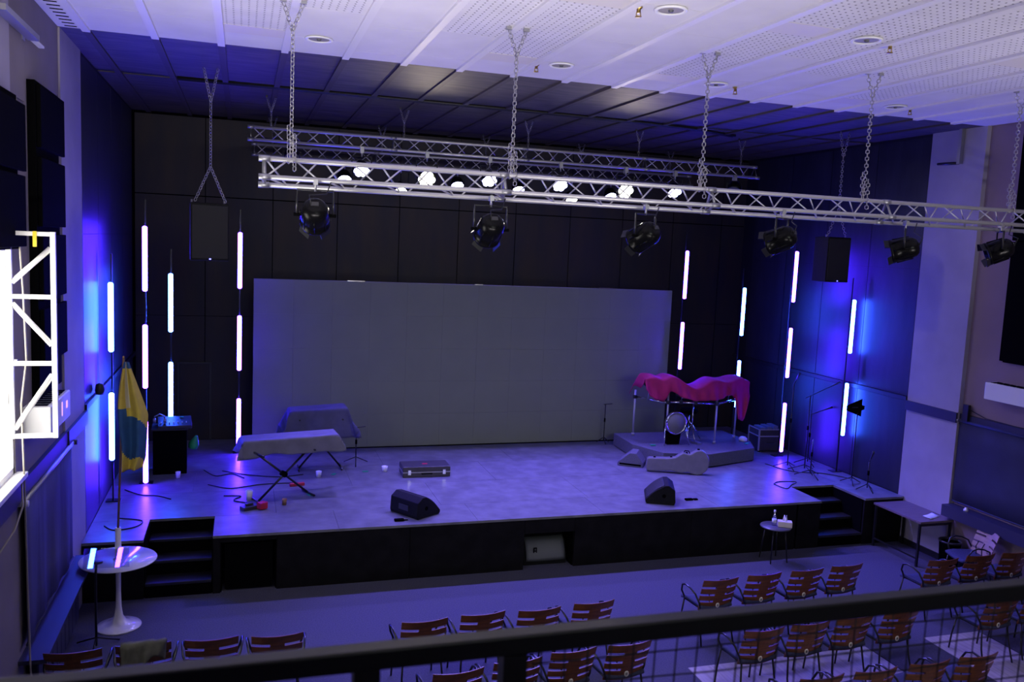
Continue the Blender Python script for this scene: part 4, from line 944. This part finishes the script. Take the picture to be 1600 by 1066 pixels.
# stage cables
def floor_cable(pts, label, z=Z, r=.008, m=M_cable):
    P = []; Q = [Vector(p) for p in pts]
    for i in range(len(Q) - 1):
        p0, p1, p2, p3 = Q[max(i - 1, 0)], Q[i], Q[i + 1], Q[min(i + 2, len(Q) - 1)]
        for k in range(8):
            f = k / 8; q = .5 * (2 * p1 + (p2 - p0) * f + (2 * p0 - 5 * p1 + 4 * p2 - p3) * f * f + (3 * p1 - p0 - 3 * p2 + p3) * f ** 3)
            P.append((q.x, q.y, z + r))
    P.append((*pts[-1], z + r)); tag(MB().path(P, r, 6).build('cable', m), label, 'cable')
floor_cable([(-.3, 14.8), (.1, 14.5), (.6, 14.3), (1.0, 14.4)], 'black cable running under the rear keyboard stand')
floor_cable([(-.5, 14.0), (-.2, 13.75), (.05, 13.8), (.35, 13.9), (.9, 13.9)], 'black cable crossing the stage behind the nearer keyboard stand')
floor_cable([(-.25, 13.35), (.0, 13.3), (-.1, 13.1), (.15, 12.9), (.3, 12.8)], 'black cable loop left of the nearer keyboard stand')
floor_cable([(-.6, 14.9), (-.4, 14.5), (-.15, 14.6), (.05, 14.3)], 'black cable tangle before the left edge of the screen')
floor_cable([(-1.6, 12.5), (-1.3, 12.35), (-1.35, 12.1), (-1.6, 12.0), (-1.75, 12.2)], 'black cable curled on the stage beside the left stairs')
floor_cable([(-1.7, 13.9), (-1.45, 13.6), (-1.2, 13.5), (-1.0, 13.3)], 'black cable under the violet tube left of the mixer stand')
floor_cable([(9.0, 12.6), (9.05, 12.3), (9.3, 12.5), (9.5, 12.65), (9.2, 12.72), (9.0, 12.6)], 'black cable coil on the right stage front by the stairs')
floor_cable([(9.7, 13.9), (9.9, 13.3), (10.4, 13.1), (10.7, 12.7)], 'black cable among the right microphone stands')
sr_ = MB().lathe([(0, 0), (.05, 0), (.065, .06), (.05, .14), (0, .16)], 12); tag(sr_.build('wall_lamp', M_gear, None, loc=(XL + .1, 12.62, 2.53)), 'small dark spotlight on the left stage wall ledge between the tubes', 'spotlight')

# ------------------------------------------------------------------ on the hall floor
rt = thing('side_table', 'small round dark side table before the stage at right', 'table', (8.10, 11.20, 0))
MB().lathe([(0, .545), (.235, .545), (.24, .555), (.235, .565), (0, .565)], 36).build('tabletop', M_darktop, rt)
for k in range(4):
    a = PI / 4 + k * PI / 2; MB().path([(.15 * math.cos(a), .15 * math.sin(a), .55), (.215 * math.cos(a), .215 * math.sin(a), 0)], .010, 6).build('leg', M_frame, rt)
bt = thing('water_bottle', 'clear water bottle with white cap on the small round table', 'bottle', (8.08, 11.22, .565))
MB().lathe([(0, 0), (.032, 0), (.034, .02), (.034, .13), (.03, .16), (.014, .20), (.013, .225), (0, .225)], 18).build('bottle_body', M_bottle, bt); MB().lathe([(0, .22), (.017, .22), (.017, .25), (0, .252)], 14).build('cap', M_whitepl, bt)
MB().lathe([(.035, .05), (.0352, .11)], 18).build('paper_label', M_paper, bt)
tb = thing('tissue_box', 'white tissue box with a tissue sticking out on the small round table', 'tissue box', (8.22, 11.14, .565), -.5)
B((-.11, -.06, 0), (.11, .06, .09)).build('carton', M_carton, tb, bevel=.008)
ts = MB().grid(lambda u, v: Vector(((u - .5) * .08 * (1 - .4 * v), .02 * math.sin(u * 7) + .01 * v, .09 + .07 * v * (1 - .3 * math.cos(u * 9)))), 10, 5); ts.build('tissue', M_whitepl, tb, solid=.004)
lt = thing('long_table', 'long narrow brown table with black legs against the right pillar', 'table', (10.56, 10.98, 0))
B((-.33, -.53, .71), (.33, .53, .745)).build('tabletop', M_tabletop, lt, bevel=.004)
for sx in (-.30, .30):
    for sy in (-.49, .49): B((sx - .016, sy - .016, 0), (sx + .016, sy + .016, .71)).build('leg', M_frame, lt)
B((-.30, -.50, .66), (.30, -.48, .71)).build('apron', M_frame, lt); B((-.30, .48, .66), (.30, .50, .71)).build('apron', M_frame, lt); B((-.31, -.48, .12), (-.29, .48, .145)).build('stretcher', M_frame, lt)
pp = MB().grid(lambda u, v: Vector(((u - .5) * .3 + .05 * v, (v - .5) * .16, .004 + .018 * abs(u - .5))), 8, 2)
tag(pp.build('paper_sheet', M_paper, None, loc=(10.62, 10.66, .745), rot=(0, 0, .35), solid=.002), 'open paper leaflet on the long brown table', 'paper')
bn = thing('waste_bin', 'black waste bin beneath the end of the long table', 'bin', (10.68, 10.28, 0))
MB().lathe([(.13, 0), (.16, .46), (.165, .47), (.155, .47), (.125, .02), (0, .02)], 28).build('bucket', M_matt, bn); MB().lathe([(.150, .455), (.170, .46), (.172, .485), (.150, .487), (.150, .455)], 28).build('rim', M_gear, bn)
